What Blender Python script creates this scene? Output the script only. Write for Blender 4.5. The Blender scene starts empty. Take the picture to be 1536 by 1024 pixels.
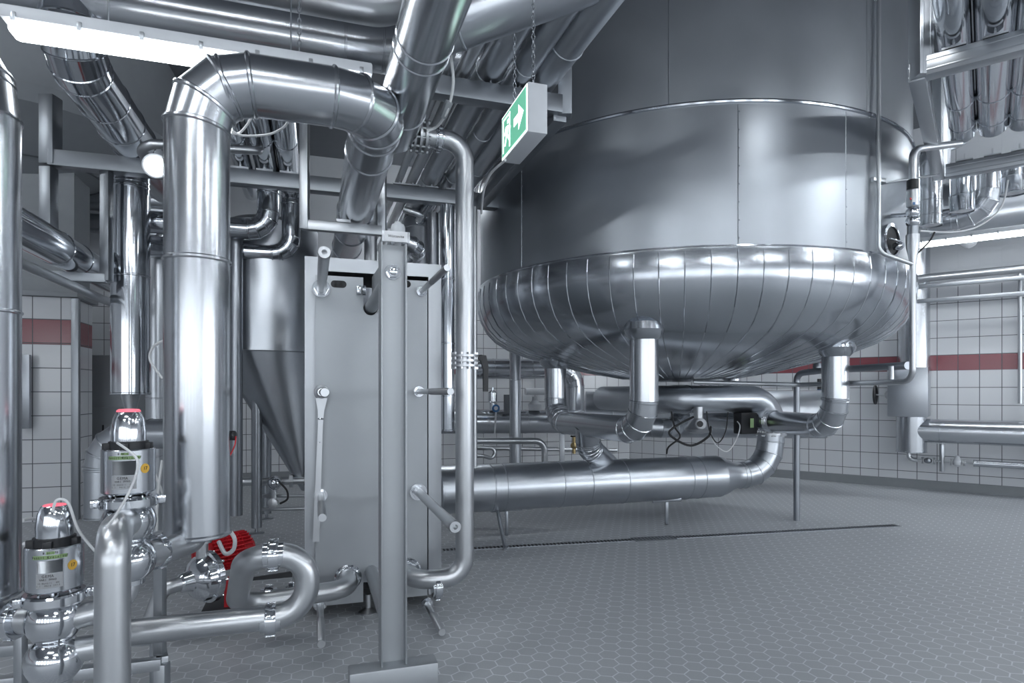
import bpy, bmesh, math, random
from mathutils import Vector, Matrix
random.seed(7)
C = bpy.context.scene.collection
V = Vector
F = 920.0; CX = 768.0; HY = 587.0; CH = 1.4

# ------------------------------------------------------------ coordinates
def at(px, py, Y):                       # point seen at a pixel, Y metres away
    return V(((px-CX)/F*Y, Y, CH-(py-HY)/F*Y))
SN, CS = math.sin(math.radians(18)), math.cos(math.radians(18))
U = V((CS, SN, 0)); W = V((-SN, CS, 0)); Z = V((0, 0, 1))
def onv(px, py, v):                      # point seen at a pixel on the upright plane v metres down the hall
    rx = (px-CX)/F
    return at(px, py, v/(CS-SN*rx))
def uvz(u, v, z): return U*u + W*v + Z*z
RN = V((.612, .791, 0)); RE = V((.791, -.612, 0))   # towards the right-hand wall / along it
def onwall(px, py, off=0.0):             # on the right-hand wall, off metres in front of it
    rx = (px-CX)/F
    return at(px, py, (10.6-off)/(.612*rx+.791))

# ------------------------------------------------------------ materials
def newmat(name):
    m = bpy.data.materials.new(name); m.use_nodes = True
    nt = m.node_tree; b = nt.nodes['Principled BSDF']
    return m, nt, b
def metal(name, col, rough, var=.06, bump=.0, scale=(5, 5, 5), dirt=.12):
    m, nt, b = newmat(name)
    tc = nt.nodes.new('ShaderNodeTexCoord'); mp = nt.nodes.new('ShaderNodeMapping')
    mp.inputs['Scale'].default_value = scale
    nt.links.new(tc.outputs['Object'], mp.inputs['Vector'])
    n = nt.nodes.new('ShaderNodeTexNoise'); n.inputs['Scale'].default_value = 1.0; n.inputs['Detail'].default_value = 4
    nt.links.new(mp.outputs[0], n.inputs['Vector'])
    r = nt.nodes.new('ShaderNodeMapRange')
    r.inputs['To Min'].default_value = max(.03, rough-var*.5); r.inputs['To Max'].default_value = rough+var*.5
    nt.links.new(n.outputs['Fac'], r.inputs['Value']); nt.links.new(r.outputs[0], b.inputs['Roughness'])
    n2 = nt.nodes.new('ShaderNodeTexNoise'); n2.inputs['Scale'].default_value = 2.5; n2.inputs['Detail'].default_value = 6
    nt.links.new(tc.outputs['Object'], n2.inputs['Vector'])
    mx = nt.nodes.new('ShaderNodeMix'); mx.data_type = 'RGBA'
    mx.inputs['A'].default_value = (*[c*(1-dirt) for c in col], 1); mx.inputs['B'].default_value = (*[min(1, c*(1+dirt)) for c in col], 1)
    nt.links.new(n2.outputs['Fac'], mx.inputs['Factor']); nt.links.new(mx.outputs['Result'], b.inputs['Base Color'])
    b.inputs['Metallic'].default_value = 1.0
    if bump:
        bp = nt.nodes.new('ShaderNodeBump'); bp.inputs['Strength'].default_value = bump; bp.inputs['Distance'].default_value = .01
        nt.links.new(n2.outputs['Fac'], bp.inputs['Height']); nt.links.new(bp.outputs[0], b.inputs['Normal'])
    return m
def plain(name, col, rough=.5, metallic=0, emit=0, spec=.5):
    m, nt, b = newmat(name)
    n = nt.nodes.new('ShaderNodeTexNoise'); n.inputs['Scale'].default_value = 9; n.inputs['Detail'].default_value = 5
    tc = nt.nodes.new('ShaderNodeTexCoord'); nt.links.new(tc.outputs['Object'], n.inputs['Vector'])
    mx = nt.nodes.new('ShaderNodeMix'); mx.data_type = 'RGBA'
    mx.inputs['A'].default_value = (*[c*.92 for c in col], 1); mx.inputs['B'].default_value = (*[min(1, c*1.06) for c in col], 1)
    nt.links.new(n.outputs['Fac'], mx.inputs['Factor']); nt.links.new(mx.outputs['Result'], b.inputs['Base Color'])
    b.inputs['Roughness'].default_value = rough; b.inputs['Metallic'].default_value = metallic
    b.inputs['Specular IOR Level'].default_value = spec
    if emit:
        b.inputs['Emission Color'].default_value = (*col, 1); b.inputs['Emission Strength'].default_value = emit
    return m
CLAD = metal('brushed_cladding', (.58, .60, .63), .235, .04)
CLADM = metal('satin_cladding', (.55, .575, .61), .33, .05)
SHINY = metal('polished_cladding', (.62, .645, .68), .12, .04, .03)
TANKM = metal('tank_cladding', (.41, .435, .465), .38, .05, 0, (2, 2, 2))
TANKB = metal('tank_bottom_cladding', (.50, .525, .56), .21, .04, 0, (2, 2, 2))
RAW = metal('pickled_steel_pipe', (.60, .615, .635), .34, .06)
POL = metal('polished_valve_steel', (.68, .70, .73), .12, .05)
DARKP = metal('dull_steel', (.36, .38, .41), .35, .08)
DIMP = metal('weathered_profile', (.33, .35, .375), .42, .10, .03)  # galvanised profile in a darker colour, offsets the strong window light
GALV = metal('galvanised_profile', (.50, .52, .545), .38, .10, .05)
PLATE = metal('blasted_plate', (.40, .42, .44), .50, .06, .03)
POSTM = metal('blasted_post', (.44, .46, .48), .52, .06, .03)
BLACK = plain('black_plastic', (.018, .019, .022), .45)
RUBBER = plain('black_cable', (.02, .02, .022), .55)
WHITEC = plain('white_cable', (.72, .73, .74), .5)
GREYP = plain('grey_paint', (.30, .32, .34), .5)
GREYD = plain('dark_grey_paint', (.13, .14, .155), .6)
LIGHTP = plain('light_grey_housing', (.62, .64, .67), .45)
RED = plain('red_paint', (.55, .02, .03), .4)
REDT = plain('pink_indicator', (1.0, .16, .22), .4, emit=.7)
WHITE = plain('white_enamel', (.75, .76, .78), .4)
GREENL = plain('pale_green_label', (.42, .60, .30), .6)
YEL = plain('orange_yellow_sticker', (.72, .42, .06), .5)
INK = plain('black_ink', (.02, .02, .02), .6)
BRASS = metal('brass', (.55, .42, .22), .35)
BLUE = plain('blue_plastic', (.05, .16, .35), .4)
CEILM = plain('ceiling_concrete', (.17, .18, .20), .8)
WALLP = plain('pale_wall_paint', (.60, .62, .65), .6)
TUBE = plain('lamp_diffuser', (.93, .97, 1.0), .4, emit=14)
TUBE2 = plain('ceiling_lamp_diffuser', (.90, .955, 1.0), .4, emit=44)  # brighter diffuser for the added unseen lamps
SIGNG = plain('sign_green', (.20, .66, .44), .4, emit=.55)
SIGNW = plain('sign_white', (.92, 1.0, .98), .4, emit=1.7)

def tiles(name, tw, th, z0, z1, ztop, white=(.66, .675, .70), red=(.27, .085, .10)):
    m, nt, b = newmat(name); N = nt.nodes; L = nt.links
    uv = N.new('ShaderNodeUVMap'); sp = N.new('ShaderNodeSeparateXYZ'); L.new(uv.outputs[0], sp.inputs[0])
    def mth(op, a, bb=None):
        n = N.new('ShaderNodeMath'); n.operation = op
        for i, x in enumerate((a, bb)):
            if x is None: continue
            if isinstance(x, (int, float)): n.inputs[i].default_value = x
            else: L.new(x, n.inputs[i])
        return n.outputs[0]
    z = sp.outputs[1]
    up = mth('GREATER_THAN', z, z0)
    band = mth('MULTIPLY', up, mth('LESS_THAN', z, z1))
    zz = mth('SUBTRACT', z, mth('ADD', z0, mth('MULTIPLY', up, z1-z0)))
    zz = mth('ADD', zz, th*40)
    cb = N.new('ShaderNodeCombineXYZ'); L.new(mth('ADD', sp.outputs[0], tw*80), cb.inputs[0]); L.new(zz, cb.inputs[1])
    br = N.new('ShaderNodeTexBrick'); br.offset = 0; br.squash = 1
    br.inputs['Scale'].default_value = 1; br.inputs['Brick Width'].default_value = tw; br.inputs['Row Height'].default_value = th
    br.inputs['Mortar Size'].default_value = .0045; br.inputs['Mortar Smooth'].default_value = .1; br.inputs['Bias'].default_value = 0
    br.inputs['Color1'].default_value = (*white, 1); br.inputs['Color2'].default_value = (*[c*.97 for c in white], 1)
    L.new(cb.outputs[0], br.inputs['Vector'])
    mr = N.new('ShaderNodeMix'); mr.data_type = 'RGBA'; L.new(band, mr.inputs['Factor']); L.new(br.outputs['Color'], mr.inputs['A'])
    mr.inputs['B'].default_value = (*red, 1)
    # thin joint colour
    edge = N.new('ShaderNodeMix'); edge.data_type = 'RGBA'; L.new(br.outputs['Fac'], edge.inputs['Factor'])
    L.new(mr.outputs['Result'], edge.inputs['A']); edge.inputs['B'].default_value = (.10, .105, .12, 1)
    top = mth('GREATER_THAN', z, ztop)
    mt = N.new('ShaderNodeMix'); mt.data_type = 'RGBA'; L.new(top, mt.inputs['Factor']); L.new(edge.outputs['Result'], mt.inputs['A'])
    mt.inputs['B'].default_value = (.56, .58, .61, 1)
    L.new(mt.outputs['Result'], b.inputs['Base Color'])
    rr = mth('ADD', mth('MULTIPLY', top, .4), mth('ADD', .16, mth('MULTIPLY', br.outputs['Fac'], .4)))
    L.new(rr, b.inputs['Roughness'])
    bp = N.new('ShaderNodeBump'); bp.inputs['Strength'].default_value = .4; bp.inputs['Distance'].default_value = .003; bp.invert = True
    L.new(br.outputs['Fac'], bp.inputs['Height']); L.new(bp.outputs[0], b.inputs['Normal'])
    return m
TILE = tiles('wall_tiles', .24, .243, 1.70, 1.915, 2.87)
TILE2 = tiles('partition_tiles', .26, .257, 1.91, 2.18, 9)

def hexfloor():
    m, nt, b = newmat('hexagon_floor_tiles'); N = nt.nodes; L = nt.links
    g = N.new('ShaderNodeNewGeometry')
    rot = N.new('ShaderNodeVectorRotate'); rot.rotation_type = 'Z_AXIS'; rot.inputs['Angle'].default_value = math.radians(-18)
    L.new(g.outputs['Position'], rot.inputs['Vector'])
    def vm(op, a, bb=None, s=None):
        n = N.new('ShaderNodeVectorMath'); n.operation = op
        for i, x in enumerate((a, bb)):
            if x is None: continue
            if isinstance(x, tuple): n.inputs[i].default_value = x
            else: L.new(x, n.inputs[i])
        if s is not None: n.inputs['Scale'].default_value = s
        return n
    def mth(op, a, bb=None):
        n = N.new('ShaderNodeMath'); n.operation = op
        for i, x in enumerate((a, bb)):
            if x is None: continue
            if isinstance(x, (int, float)): n.inputs[i].default_value = x
            else: L.new(x, n.inputs[i])
        return n.outputs[0]
    R3 = math.sqrt(3)
    p0 = vm('MULTIPLY', rot.outputs[0], (10, 10, 0)).outputs[0]
    p = vm('ADD', p0, (300, 300*R3, .25)).outputs[0]
    def cell(q):
        mo = vm('MODULO', q, (1, R3, 1)).outputs[0]
        return vm('SUBTRACT', mo, (.5, R3/2, .25)).outputs[0]
    a = cell(p); bq = cell(vm('ADD', p, (.5, R3/2, 0)).outputs[0])
    la = vm('LENGTH', a).outputs['Value']; lb = vm('LENGTH', bq).outputs['Value']
    sel = mth('LESS_THAN', la, lb)
    mx = N.new('ShaderNodeMix'); mx.data_type = 'VECTOR'; L.new(sel, mx.inputs['Factor']); L.new(bq, mx.inputs['A']); L.new(a, mx.inputs['B'])
    ab = vm('ABSOLUTE', mx.outputs['Result']).outputs[0]
    d2 = vm('DOT_PRODUCT', ab, (.5, R3/2, 0)).outputs['Value']
    sx = N.new('ShaderNodeSeparateXYZ'); L.new(ab, sx.inputs[0])
    d = mth('MAXIMUM', sx.outputs[0], d2)
    mr = N.new('ShaderNodeMapRange'); mr.interpolation_type = 'SMOOTHSTEP'
    mr.inputs['From Min'].default_value = .455; mr.inputs['From Max'].default_value = .485; L.new(d, mr.inputs['Value'])
    n = N.new('ShaderNodeTexNoise'); n.inputs['Scale'].default_value = 90; n.inputs['Detail'].default_value = 5; L.new(g.outputs['Position'], n.inputs['Vector'])
    n2 = N.new('ShaderNodeTexNoise'); n2.inputs['Scale'].default_value = .9; n2.inputs['Detail'].default_value = 5; L.new(g.outputs['Position'], n2.inputs['Vector'])
    n3 = N.new('ShaderNodeTexNoise'); n3.inputs['Scale'].default_value = 7; n3.inputs['Detail'].default_value = 3; L.new(g.outputs['Position'], n3.inputs['Vector'])
    c1 = N.new('ShaderNodeMix'); c1.data_type = 'RGBA'; c1.inputs['A'].default_value = (.33, .345, .365, 1); c1.inputs['B'].default_value = (.45, .47, .495, 1)
    L.new(mth('ADD', mth('MULTIPLY', n.outputs['Fac'], .6), mth('MULTIPLY', n2.outputs['Fac'], .4)), c1.inputs['Factor'])
    c2 = N.new('ShaderNodeMix'); c2.data_type = 'RGBA'; L.new(mth('MULTIPLY', mr.outputs[0], mth('ADD', .25, mth('MULTIPLY', n3.outputs['Fac'], .9))), c2.inputs['Factor'])
    L.new(c1.outputs['Result'], c2.inputs['A']); c2.inputs['B'].default_value = (.72, .74, .77, 1)
    L.new(c2.outputs['Result'], b.inputs['Base Color'])
    L.new(mth('ADD', .34, mth('MULTIPLY', n.outputs['Fac'], .22)), b.inputs['Roughness'])
    bp = N.new('ShaderNodeBump'); bp.inputs['Strength'].default_value = .35; bp.inputs['Distance'].default_value = .002
    L.new(mth('SUBTRACT', mth('MULTIPLY', n.outputs['Fac'], .6), mth('MULTIPLY', mr.outputs[0], .5)), bp.inputs['Height']); L.new(bp.outputs[0], b.inputs['Normal'])
    return m
FLOORM = hexfloor()

# ------------------------------------------------------------ mesh helpers
def NB(): return bmesh.new()
def origin_of(o):
    l = V((0, 0, 0))
    while o is not None: l = l + o.location; o = o.parent
    return l
def obj(name, bm, mat, parent=None, label=None, cat=None, group=None, kind=None, smooth=True, base=None):
    me = bpy.data.meshes.new(name)
    bmesh.ops.recalc_face_normals(bm, faces=bm.faces); bm.normal_update()
    if smooth:
        for f in bm.faces: f.smooth = True
        for e in bm.edges:
            if len(e.link_faces) == 2 and e.link_faces[0].normal.length > 0 and e.link_faces[1].normal.length > 0:
                try:
                    if e.calc_face_angle(0) > math.radians(27): e.smooth = False
                except Exception: pass
    if parent is None:
        xs = [v.co for v in bm.verts]
        lo = V((min(c.x for c in xs), min(c.y for c in xs), min(c.z for c in xs))); hi = V((max(c.x for c in xs), max(c.y for c in xs), max(c.z for c in xs)))
        off = V(((lo.x+hi.x)/2, (lo.y+hi.y)/2, lo.z)) if base is None else base
    else: off = origin_of(parent)
    bmesh.ops.translate(bm, verts=bm.verts, vec=-off)
    bm.to_mesh(me); bm.free()
    o = bpy.data.objects.new(name, me); C.objects.link(o); me.materials.append(mat)
    if parent is None: o.location = off
    else: o.parent = parent
    tag(o, label, cat, group, kind)
    return o
def tag(o, label=None, cat=None, group=None, kind=None):
    if label: o['label'] = label
    if cat: o['category'] = cat
    if group: o['group'] = group
    if kind: o['kind'] = kind
def thing(name, label, cat, loc, group=None):
    o = bpy.data.objects.new(name, None); o.empty_display_size = .1
    C.objects.link(o); o.location = loc; tag(o, label, cat, group); return o
def frame_of(d):
    d = d.normalized()
    a = Z if abs(d.z) < .9 else V((1, 0, 0))
    x = d.cross(a).normalized(); y = x.cross(d).normalized()
    return x, y
def box(bm, c, s, ax=(U, W, Z)):
    vs = []
    for i in (-1, 1):
        for j in (-1, 1):
            for k in (-1, 1):
                vs.append(bm.verts.new(c + ax[0]*(i*s[0]/2) + ax[1]*(j*s[1]/2) + ax[2]*(k*s[2]/2)))
    for q in ((0, 1, 3, 2), (4, 6, 7, 5), (0, 4, 5, 1), (2, 3, 7, 6), (0, 2, 6, 4), (1, 5, 7, 3)):
        bm.faces.new([vs[i] for i in q])
def rbox(bm, c, s, ax=(U, W, Z), b=.004):
    t = NB(); box(t, V((0, 0, 0)), s, (V((1, 0, 0)), V((0, 1, 0)), Z))
    bmesh.ops.bevel(t, geom=t.edges[:], offset=b, segments=2, affect='EDGES', profile=.5)
    m = Matrix((ax[0], ax[1], ax[2])).transposed()
    mp = {v: bm.verts.new(c + m @ v.co) for v in t.verts}
    for f in t.faces: bm.faces.new([mp[v] for v in f.verts])
    t.free()
def beam(bm, p0, p1, w, h, b=.004):
    d = (p1-p0); L = d.length; d.normalize()
    x, y = frame_of(d)
    rbox(bm, (p0+p1)/2, (w, L, h), (x, d, y), b)
def ring(c, x, y, r, n): return [c + x*(r*math.cos(2*math.pi*i/n)) + y*(r*math.sin(2*math.pi*i/n)) for i in range(n)]
def skin(bm, rings, cap0=False, cap1=False, closed=True):
    vr = [[bm.verts.new(p) for p in r] for r in rings]; n = len(vr[0])
    for a, b in zip(vr[:-1], vr[1:]):
        for i in range(n):
            j = (i+1) % n
            bm.faces.new((a[i], a[j], b[j], b[i]))
    if cap0: bm.faces.new(vr[0][::-1])
    if cap1: bm.faces.new(vr[-1])
def lathe(bm, c, d, prof, n=32, cap=True):
    d = d.normalized(); x, y = frame_of(d)
    skin(bm, [ring(c + d*h, x, y, max(r, .0005), n) for r, h in prof], cap, cap)
def cyl(bm, p0, p1, r, n=20, r1=None):
    d = p1-p0; lathe(bm, p0, d, [(r, 0), (r if r1 is None else r1, d.length)], n)
def sphere(bm, c, r, sc=(1, 1, 1), n=24):
    prof = []
    for i in range(13):
        a = -math.pi/2 + math.pi*i/12
        prof.append((r*math.cos(a)*sc[0], r*math.sin(a)*sc[2]))
    lathe(bm, c, Z, prof, n)
def torus(bm, c, d, R, r, n=24, k=8):
    x, y = frame_of(d); d = d.normalized()
    rs = []
    for i in range(n):
        a = 2*math.pi*i/n; o = x*math.cos(a)+y*math.sin(a)
        rs.append([c + o*(R + r*math.cos(2*math.pi*j/k)) + d*(r*math.sin(2*math.pi*j/k)) for j in range(k)])
    rs.append(rs[0])
    vr = [[bm.verts.new(p) for p in q] for q in rs[:-1]]; vr.append(vr[0])
    for a, b in zip(vr[:-1], vr[1:]):
        for i in range(k):
            bm.faces.new((a[i], a[(i+1) % k], b[(i+1) % k], b[i]))
def prism(bm, pts, d):                   # polygon swept by d
    a = [bm.verts.new(p) for p in pts]; b = [bm.verts.new(p+d) for p in pts]; n = len(pts)
    bm.faces.new(a[::-1]); bm.faces.new(b)
    for i in range(n): bm.faces.new((a[i], a[(i+1) % n], b[(i+1) % n], b[i]))

def centreline(pts, R, nseg):            # round the corners of a polyline
    out = [pts[0]]; joints = []
    for i in range(1, len(pts)-1):
        a, p, b = pts[i-1], pts[i], pts[i+1]
        d1 = (p-a).normalized(); d2 = (b-p).normalized()
        th = d1.angle(d2)
        if th < .04: out.append(p); continue
        t = R*math.tan(th/2); t = min(t, (p-a).length*.49 if i > 1 else (p-a).length*.98, (b-p).length*.49 if i < len(pts)-2 else (b-p).length*.98)
        r = t/math.tan(th/2)
        nrm = d1.cross(d2).normalized(); cen = p - d1*t + nrm.cross(d1)*r
        k = max(1, nseg)
        s0 = p - d1*t - cen
        # mitred polygon around the arc (vertices outside the arc so that tangents match)
        for j in range(k+1):
            if nseg <= 6:
                # joints of a segmented bend
                ang = th*(j)/k
            else: ang = th*j/k
            out.append(cen + Matrix.Rotation(ang, 3, nrm) @ s0)
            joints.append(len(out)-1)
    out.append(pts[-1]); return out, joints
def sweep(bm, pts, r, R=None, nseg=4, clad=True, seams=(), n=40, caps=True, bead=.005):
    R = R if R else r*2.6
    cl, joints = centreline(pts, R, nseg if clad else 10)
    # drop duplicates
    P = [cl[0]]; J = set()
    for i in range(1, len(cl)):
        if (cl[i]-P[-1]).length > 1e-4:
            P.append(cl[i])
            if i in joints: J.add(len(P)-1)
        elif i in joints: J.add(len(P)-1)
    dirs = [(P[i+1]-P[i]).normalized() for i in range(len(P)-1)]
    x, y = frame_of(dirs[0]); fr = [(x, y)]
    for i in range(1, len(dirs)):
        q = dirs[i-1].rotation_difference(dirs[i]); x = q @ x; y = q @ y; fr.append((x, y))
    def sect(i, k):                       # ring at point i on the segment k
        d = dirs[k]; x, y = fr[k]; c = P[i]
        if i == 0 or i == len(P)-1: nn = d
        else: nn = (dirs[i-1]+dirs[i]).normalized()
        res = []
        for a in range(n):
            o = x*(r*math.cos(2*math.pi*a/n)) + y*(r*math.sin(2*math.pi*a/n))
            res.append(c + o - d*(o.dot(nn)/d.dot(nn)))
        return res, nn
    if clad:
        for k in range(len(dirs)):
            a, _ = sect(k, k); b, _ = sect(k+1, k)
            skin(bm, [a, b], caps and k == 0, caps and k == len(dirs)-1)
    else:
        rs = [sect(0, 0)[0]] + [sect(i, i-1)[0] for i in range(1, len(P))]
        skin(bm, rs, caps, caps)
    def beadring(rg, c, nn):
        def up(p, h, s): o = (p-c).normalized(); return p + o*h + nn*s
        w = bead*1.6
        skin(bm, [[up(p, -.001, -w) for p in rg], [up(p, bead, -w*.4) for p in rg], [up(p, bead, w*.4) for p in rg], [up(p, -.001, w) for p in rg]])
    if clad:
        for i in J:
            rg, nn = sect(i, min(i, len(dirs)-1)); beadring(rg, P[i], nn)
        for s in seams:                    # distances along the given polyline, from its start
            t = s
            for k in range(len(dirs)):
                L = (P[k+1]-P[k]).length
                if t <= L:
                    c = P[k]+dirs[k]*t; x, y = fr[k]
                    beadring(ring(c, x, y, r, n), c, dirs[k]); break
                t -= L
    if clad and caps:
        rg, nn = sect(0, 0); beadring(rg, P[0]+dirs[0]*.01, dirs[0])
    return P, dirs
def pipe(name, label, cat, pts, r, mat=CLAD, clad=True, R=None, seams=(), nseg=4, group=None, parent=None, n=40):
    bm = NB(); sweep(bm, pts, r, R, nseg, clad, seams, n)
    return obj(name, bm, mat, parent, label, cat, group)
def clamp(parent, c, d, r, w=.05, name='clamp_ring', mat=POL, label=None):
    d = d.normalized(); bm = NB()
    lathe(bm, c-d*w/2, d, [(r*.98, -w*.5), (r*1.06, -w*.45), (r*1.06, 0), (r*1.32, 0), (r*1.36, w*.1), (r*1.36, w*.9), (r*1.32, w), (r*1.06, w), (r*1.06, w*1.45), (r*.98, w*1.5)], 32)
    x, y = frame_of(d)
    for i in range(4):
        a = math.pi/2*i+.5; o = x*math.cos(a)+y*math.sin(a)
        rbox(bm, c+o*r*1.38, (r*.28, w*.95, r*.12), (o.cross(d), d, o), .002)
    return obj(name, bm, mat, parent, label)
def flange(parent, c, d, r, name='bolted_flange', mat=RAW, nb=8, w=.02, gap=.03, plates=2, rr=1.7):
    d = d.normalized(); bm = NB(); x, y = frame_of(d)
    tot = plates*w + (plates-1)*gap
    for i in range(plates):
        s = -tot/2 + i*(w+gap)
        lathe(bm, c+d*s, d, [(r*.9, 0), (r*rr, 0), (r*rr, w), (r*.9, w)], 32)
    for i in range(nb):
        a = 2*math.pi*i/nb+.2; o = x*math.cos(a)+y*math.sin(a)
        q = c+o*r*(rr-.2)
        cyl(bm, q-d*(tot/2+.012), q+d*(tot/2+.012), r*.13, 8)
        for s in (-1, 1): lathe(bm, q+d*s*(tot/2+.002), d*s, [(r*.2, 0), (r*.2, .012)], 6)
    return obj(name, bm, mat, parent)
def cable(name, label, cat, pts, r=.004, mat=WHITEC, parent=None, group=None):
    # smooth curve through points (catmull-rom) swept as a tube
    P = []; q = [pts[0]] + list(pts) + [pts[-1]]
    for i in range(1, len(q)-2):
        for k in range(8):
            t = k/8; a, b, c, d = q[i-1], q[i], q[i+1], q[i+2]
            P.append(.5*((2*b)+(c-a)*t+(2*a-5*b+4*c-d)*t*t+(3*b-a-3*c+d)*t**3))
    P.append(pts[-1]); bm = NB()
    dirs = [(P[i+1]-P[i]).normalized() for i in range(len(P)-1)]
    x, y = frame_of(dirs[0]); rs = [ring(P[0], x, y, r, 8)]
    for i in range(1, len(dirs)):
        qn = dirs[i-1].rotation_difference(dirs[i]); x = qn @ x; y = qn @ y; rs.append(ring(P[i], x, y, r, 8))
    rs.append(ring(P[-1], x, y, r, 8)); skin(bm, rs, True, True)
    return obj(name, bm, mat, parent, label, cat, group)
def chain(parent, p0, p1, r=.0022, L=.03, label=None):
    bm = NB(); d = p1-p0; n = int(d.length/(L*.78)); d.normalize()
    for i in range(n):
        c = p0+d*(L*.78*(i+.5)); ax = U if i % 2 else W
        s = ax.cross(d).normalized()
        pts = [c+s*(.008*math.cos(a))+d*(L*.5*math.sin(a)) for a in [2*math.pi*k/8 for k in range(8)]]
        for k in range(8): cyl(bm, pts[k], pts[(k+1) % 8], r, 5)
    return obj('chain', bm, DARKP, parent, label)
def text(body, c, size, right, up, mat, parent, name='lettering', depth=.0006, sx=1.0):
    cu = bpy.data.curves.new('t', 'FONT'); cu.body = body; cu.size = size; cu.align_x = 'CENTER'; cu.align_y = 'CENTER'; cu.extrude = depth
    t = bpy.data.objects.new('t', cu); C.objects.link(t)
    bpy.context.view_layer.update()
    me = bpy.data.meshes.new_from_object(t); C.objects.unlink(t); bpy.data.objects.remove(t)
    nrm = right.cross(up).normalized(); off = origin_of(parent) if parent else V((0, 0, 0))
    for v in me.vertices: v.co = c - off + right*(v.co.x*sx) + up*v.co.y + nrm*v.co.z
    o = bpy.data.objects.new(name, me); C.objects.link(o); me.materials.clear(); me.materials.append(mat); o.parent = parent
    return o

# ------------------------------------------------------------ room shell
CZ = 5.2
BL = V((-9.86, 7.73, 0)); BR = V((2.25, 11.66, 0)); RR = V((14.9, 1.87, 0)); FR = V((9, -7, 0)); FL = V((-8, -7, 0))
def wall(name, a, b, mat):
    me = bpy.data.meshes.new(name); bm = NB(); uvl = bm.loops.layers.uv.new('UVMap')
    d = (b-a); L = d.length; d.normalize(); nrm = d.cross(Z)
    if nrm.dot(a+b) < 0: nrm = -nrm       # outwards
    t = .2
    q = [(a, 0, 0), (b, L, 0), (b+Z*CZ, L, CZ), (a+Z*CZ, 0, CZ)]
    vs = [bm.verts.new(p[0]) for p in q]; vo = [bm.verts.new(p[0]+nrm*t) for p in q]
    f = bm.faces.new(vs)
    for l, p in zip(f.loops, q): l[uvl].uv = (p[1], p[2])
    bm.faces.new(vo[::-1])
    for i in range(4): bm.faces.new((vs[i], vo[i], vo[(i+1) % 4], vs[(i+1) % 4]))
    bmesh.ops.recalc_face_normals(bm, faces=bm.faces)
    bm.to_mesh(me); bm.free(); o = bpy.data.objects.new(name, me); C.objects.link(o); me.materials.append(mat); o['kind'] = 'structure'
    return o
wall('wall_back', BL, BR, TILE); wall('wall_right', BR, RR, TILE)
wall('wall_left', FL, BL, TILE)
FRAMEM = plain('window_frame_paint', (.5, .52, .55), .4)
def fill_window_wall(name, a, b, n, first, z0, z1, power):  # wall with made-up windows, unseen, added as soft fill light
    d = (b-a); L = d.length; d.normalize(); out = d.cross(Z)
    if out.dot(a+b) < 0: out = -out
    bm = NB(); bay = L/n; pw_ = bay*.34
    box(bm, (a+b)/2+Z*z0/2+out*.1, (L, .2, z0), (d, out, Z)); box(bm, (a+b)/2+Z*(z1+CZ)/2+out*.1, (L, .2, CZ-z1), (d, out, Z))
    for i in range(n+1): box(bm, a+d*(bay*i)+Z*(z0+z1)/2+out*.1, (pw_, .2, z1-z0), (d, out, Z))
    obj(name, bm, WALLP, kind='structure', smooth=False)
    for i in range(n):
        c = a+d*(bay*(i+.5))+Z*(z0+z1)/2+out*.1; w_ = bay-pw_; h_ = z1-z0
        bm = NB()
        for s in (-1, 1): box(bm, c+d*(s*(w_/2-.03)), (.06, .08, h_), (d, out, Z)); box(bm, c+Z*(s*(h_/2-.03)), (w_, .08, .06), (d, out, Z))
        box(bm, c, (.05, .07, h_), (d, out, Z)); box(bm, c+Z*h_*.2, (w_, .07, .05), (d, out, Z))
        obj('window_%d' % (first+i), bm, FRAMEM, kind='structure', smooth=False)
        li = bpy.data.lights.new('daylight', 'AREA'); li.shape = 'RECTANGLE'; li.size = w_; li.size_y = h_; li.energy = power*w_*h_; li.color = (.88, .94, 1.0)  # area light behind each added window, fills the hall
        lo = bpy.data.objects.new('daylight', li); C.objects.link(lo); lo.location = c+out*.25
        lo.rotation_euler = (-out).to_track_quat('-Z', 'Z').to_euler()
fill_window_wall('wall_front', FR, FL, 9, 1, 1.0, 3.3, 14)  # added behind the camera; narrow bays put streaks on the pipes
fill_window_wall('wall_far_right', RR, FR, 5, 10, 1.0, 3.3, 34)  # added on the right to brighten the floor
bm = NB(); prism(bm, [p-Z*.12 for p in (FL, FR, RR, BR, BL)], Z*.12); obj('floor', bm, FLOORM, kind='structure', smooth=False, base=V((0, 0, 0)))
bm = NB(); prism(bm, [p+Z*CZ for p in (FL, FR, RR, BR, BL)], Z*.2); obj('ceiling', bm, CEILM, kind='structure', smooth=False)
COVE = plain('cove_skirting', (.22, .235, .25), .45)
for nm, a, b in (('baseboard_right', BR, RR), ('baseboard_back', BL, BR)):
    bm = NB(); d = (b-a).normalized(); inn = Z.cross(d)
    if inn.dot(V((0, 0, 0))-a) < 0: inn = -inn
    prism(bm, [a, a+inn*.035, a+inn*.028+Z*.03, a+inn*.015+Z*.125, a+Z*.13], (b-a)*.995); obj(nm, bm, COVE, kind='structure', smooth=False)

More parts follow.
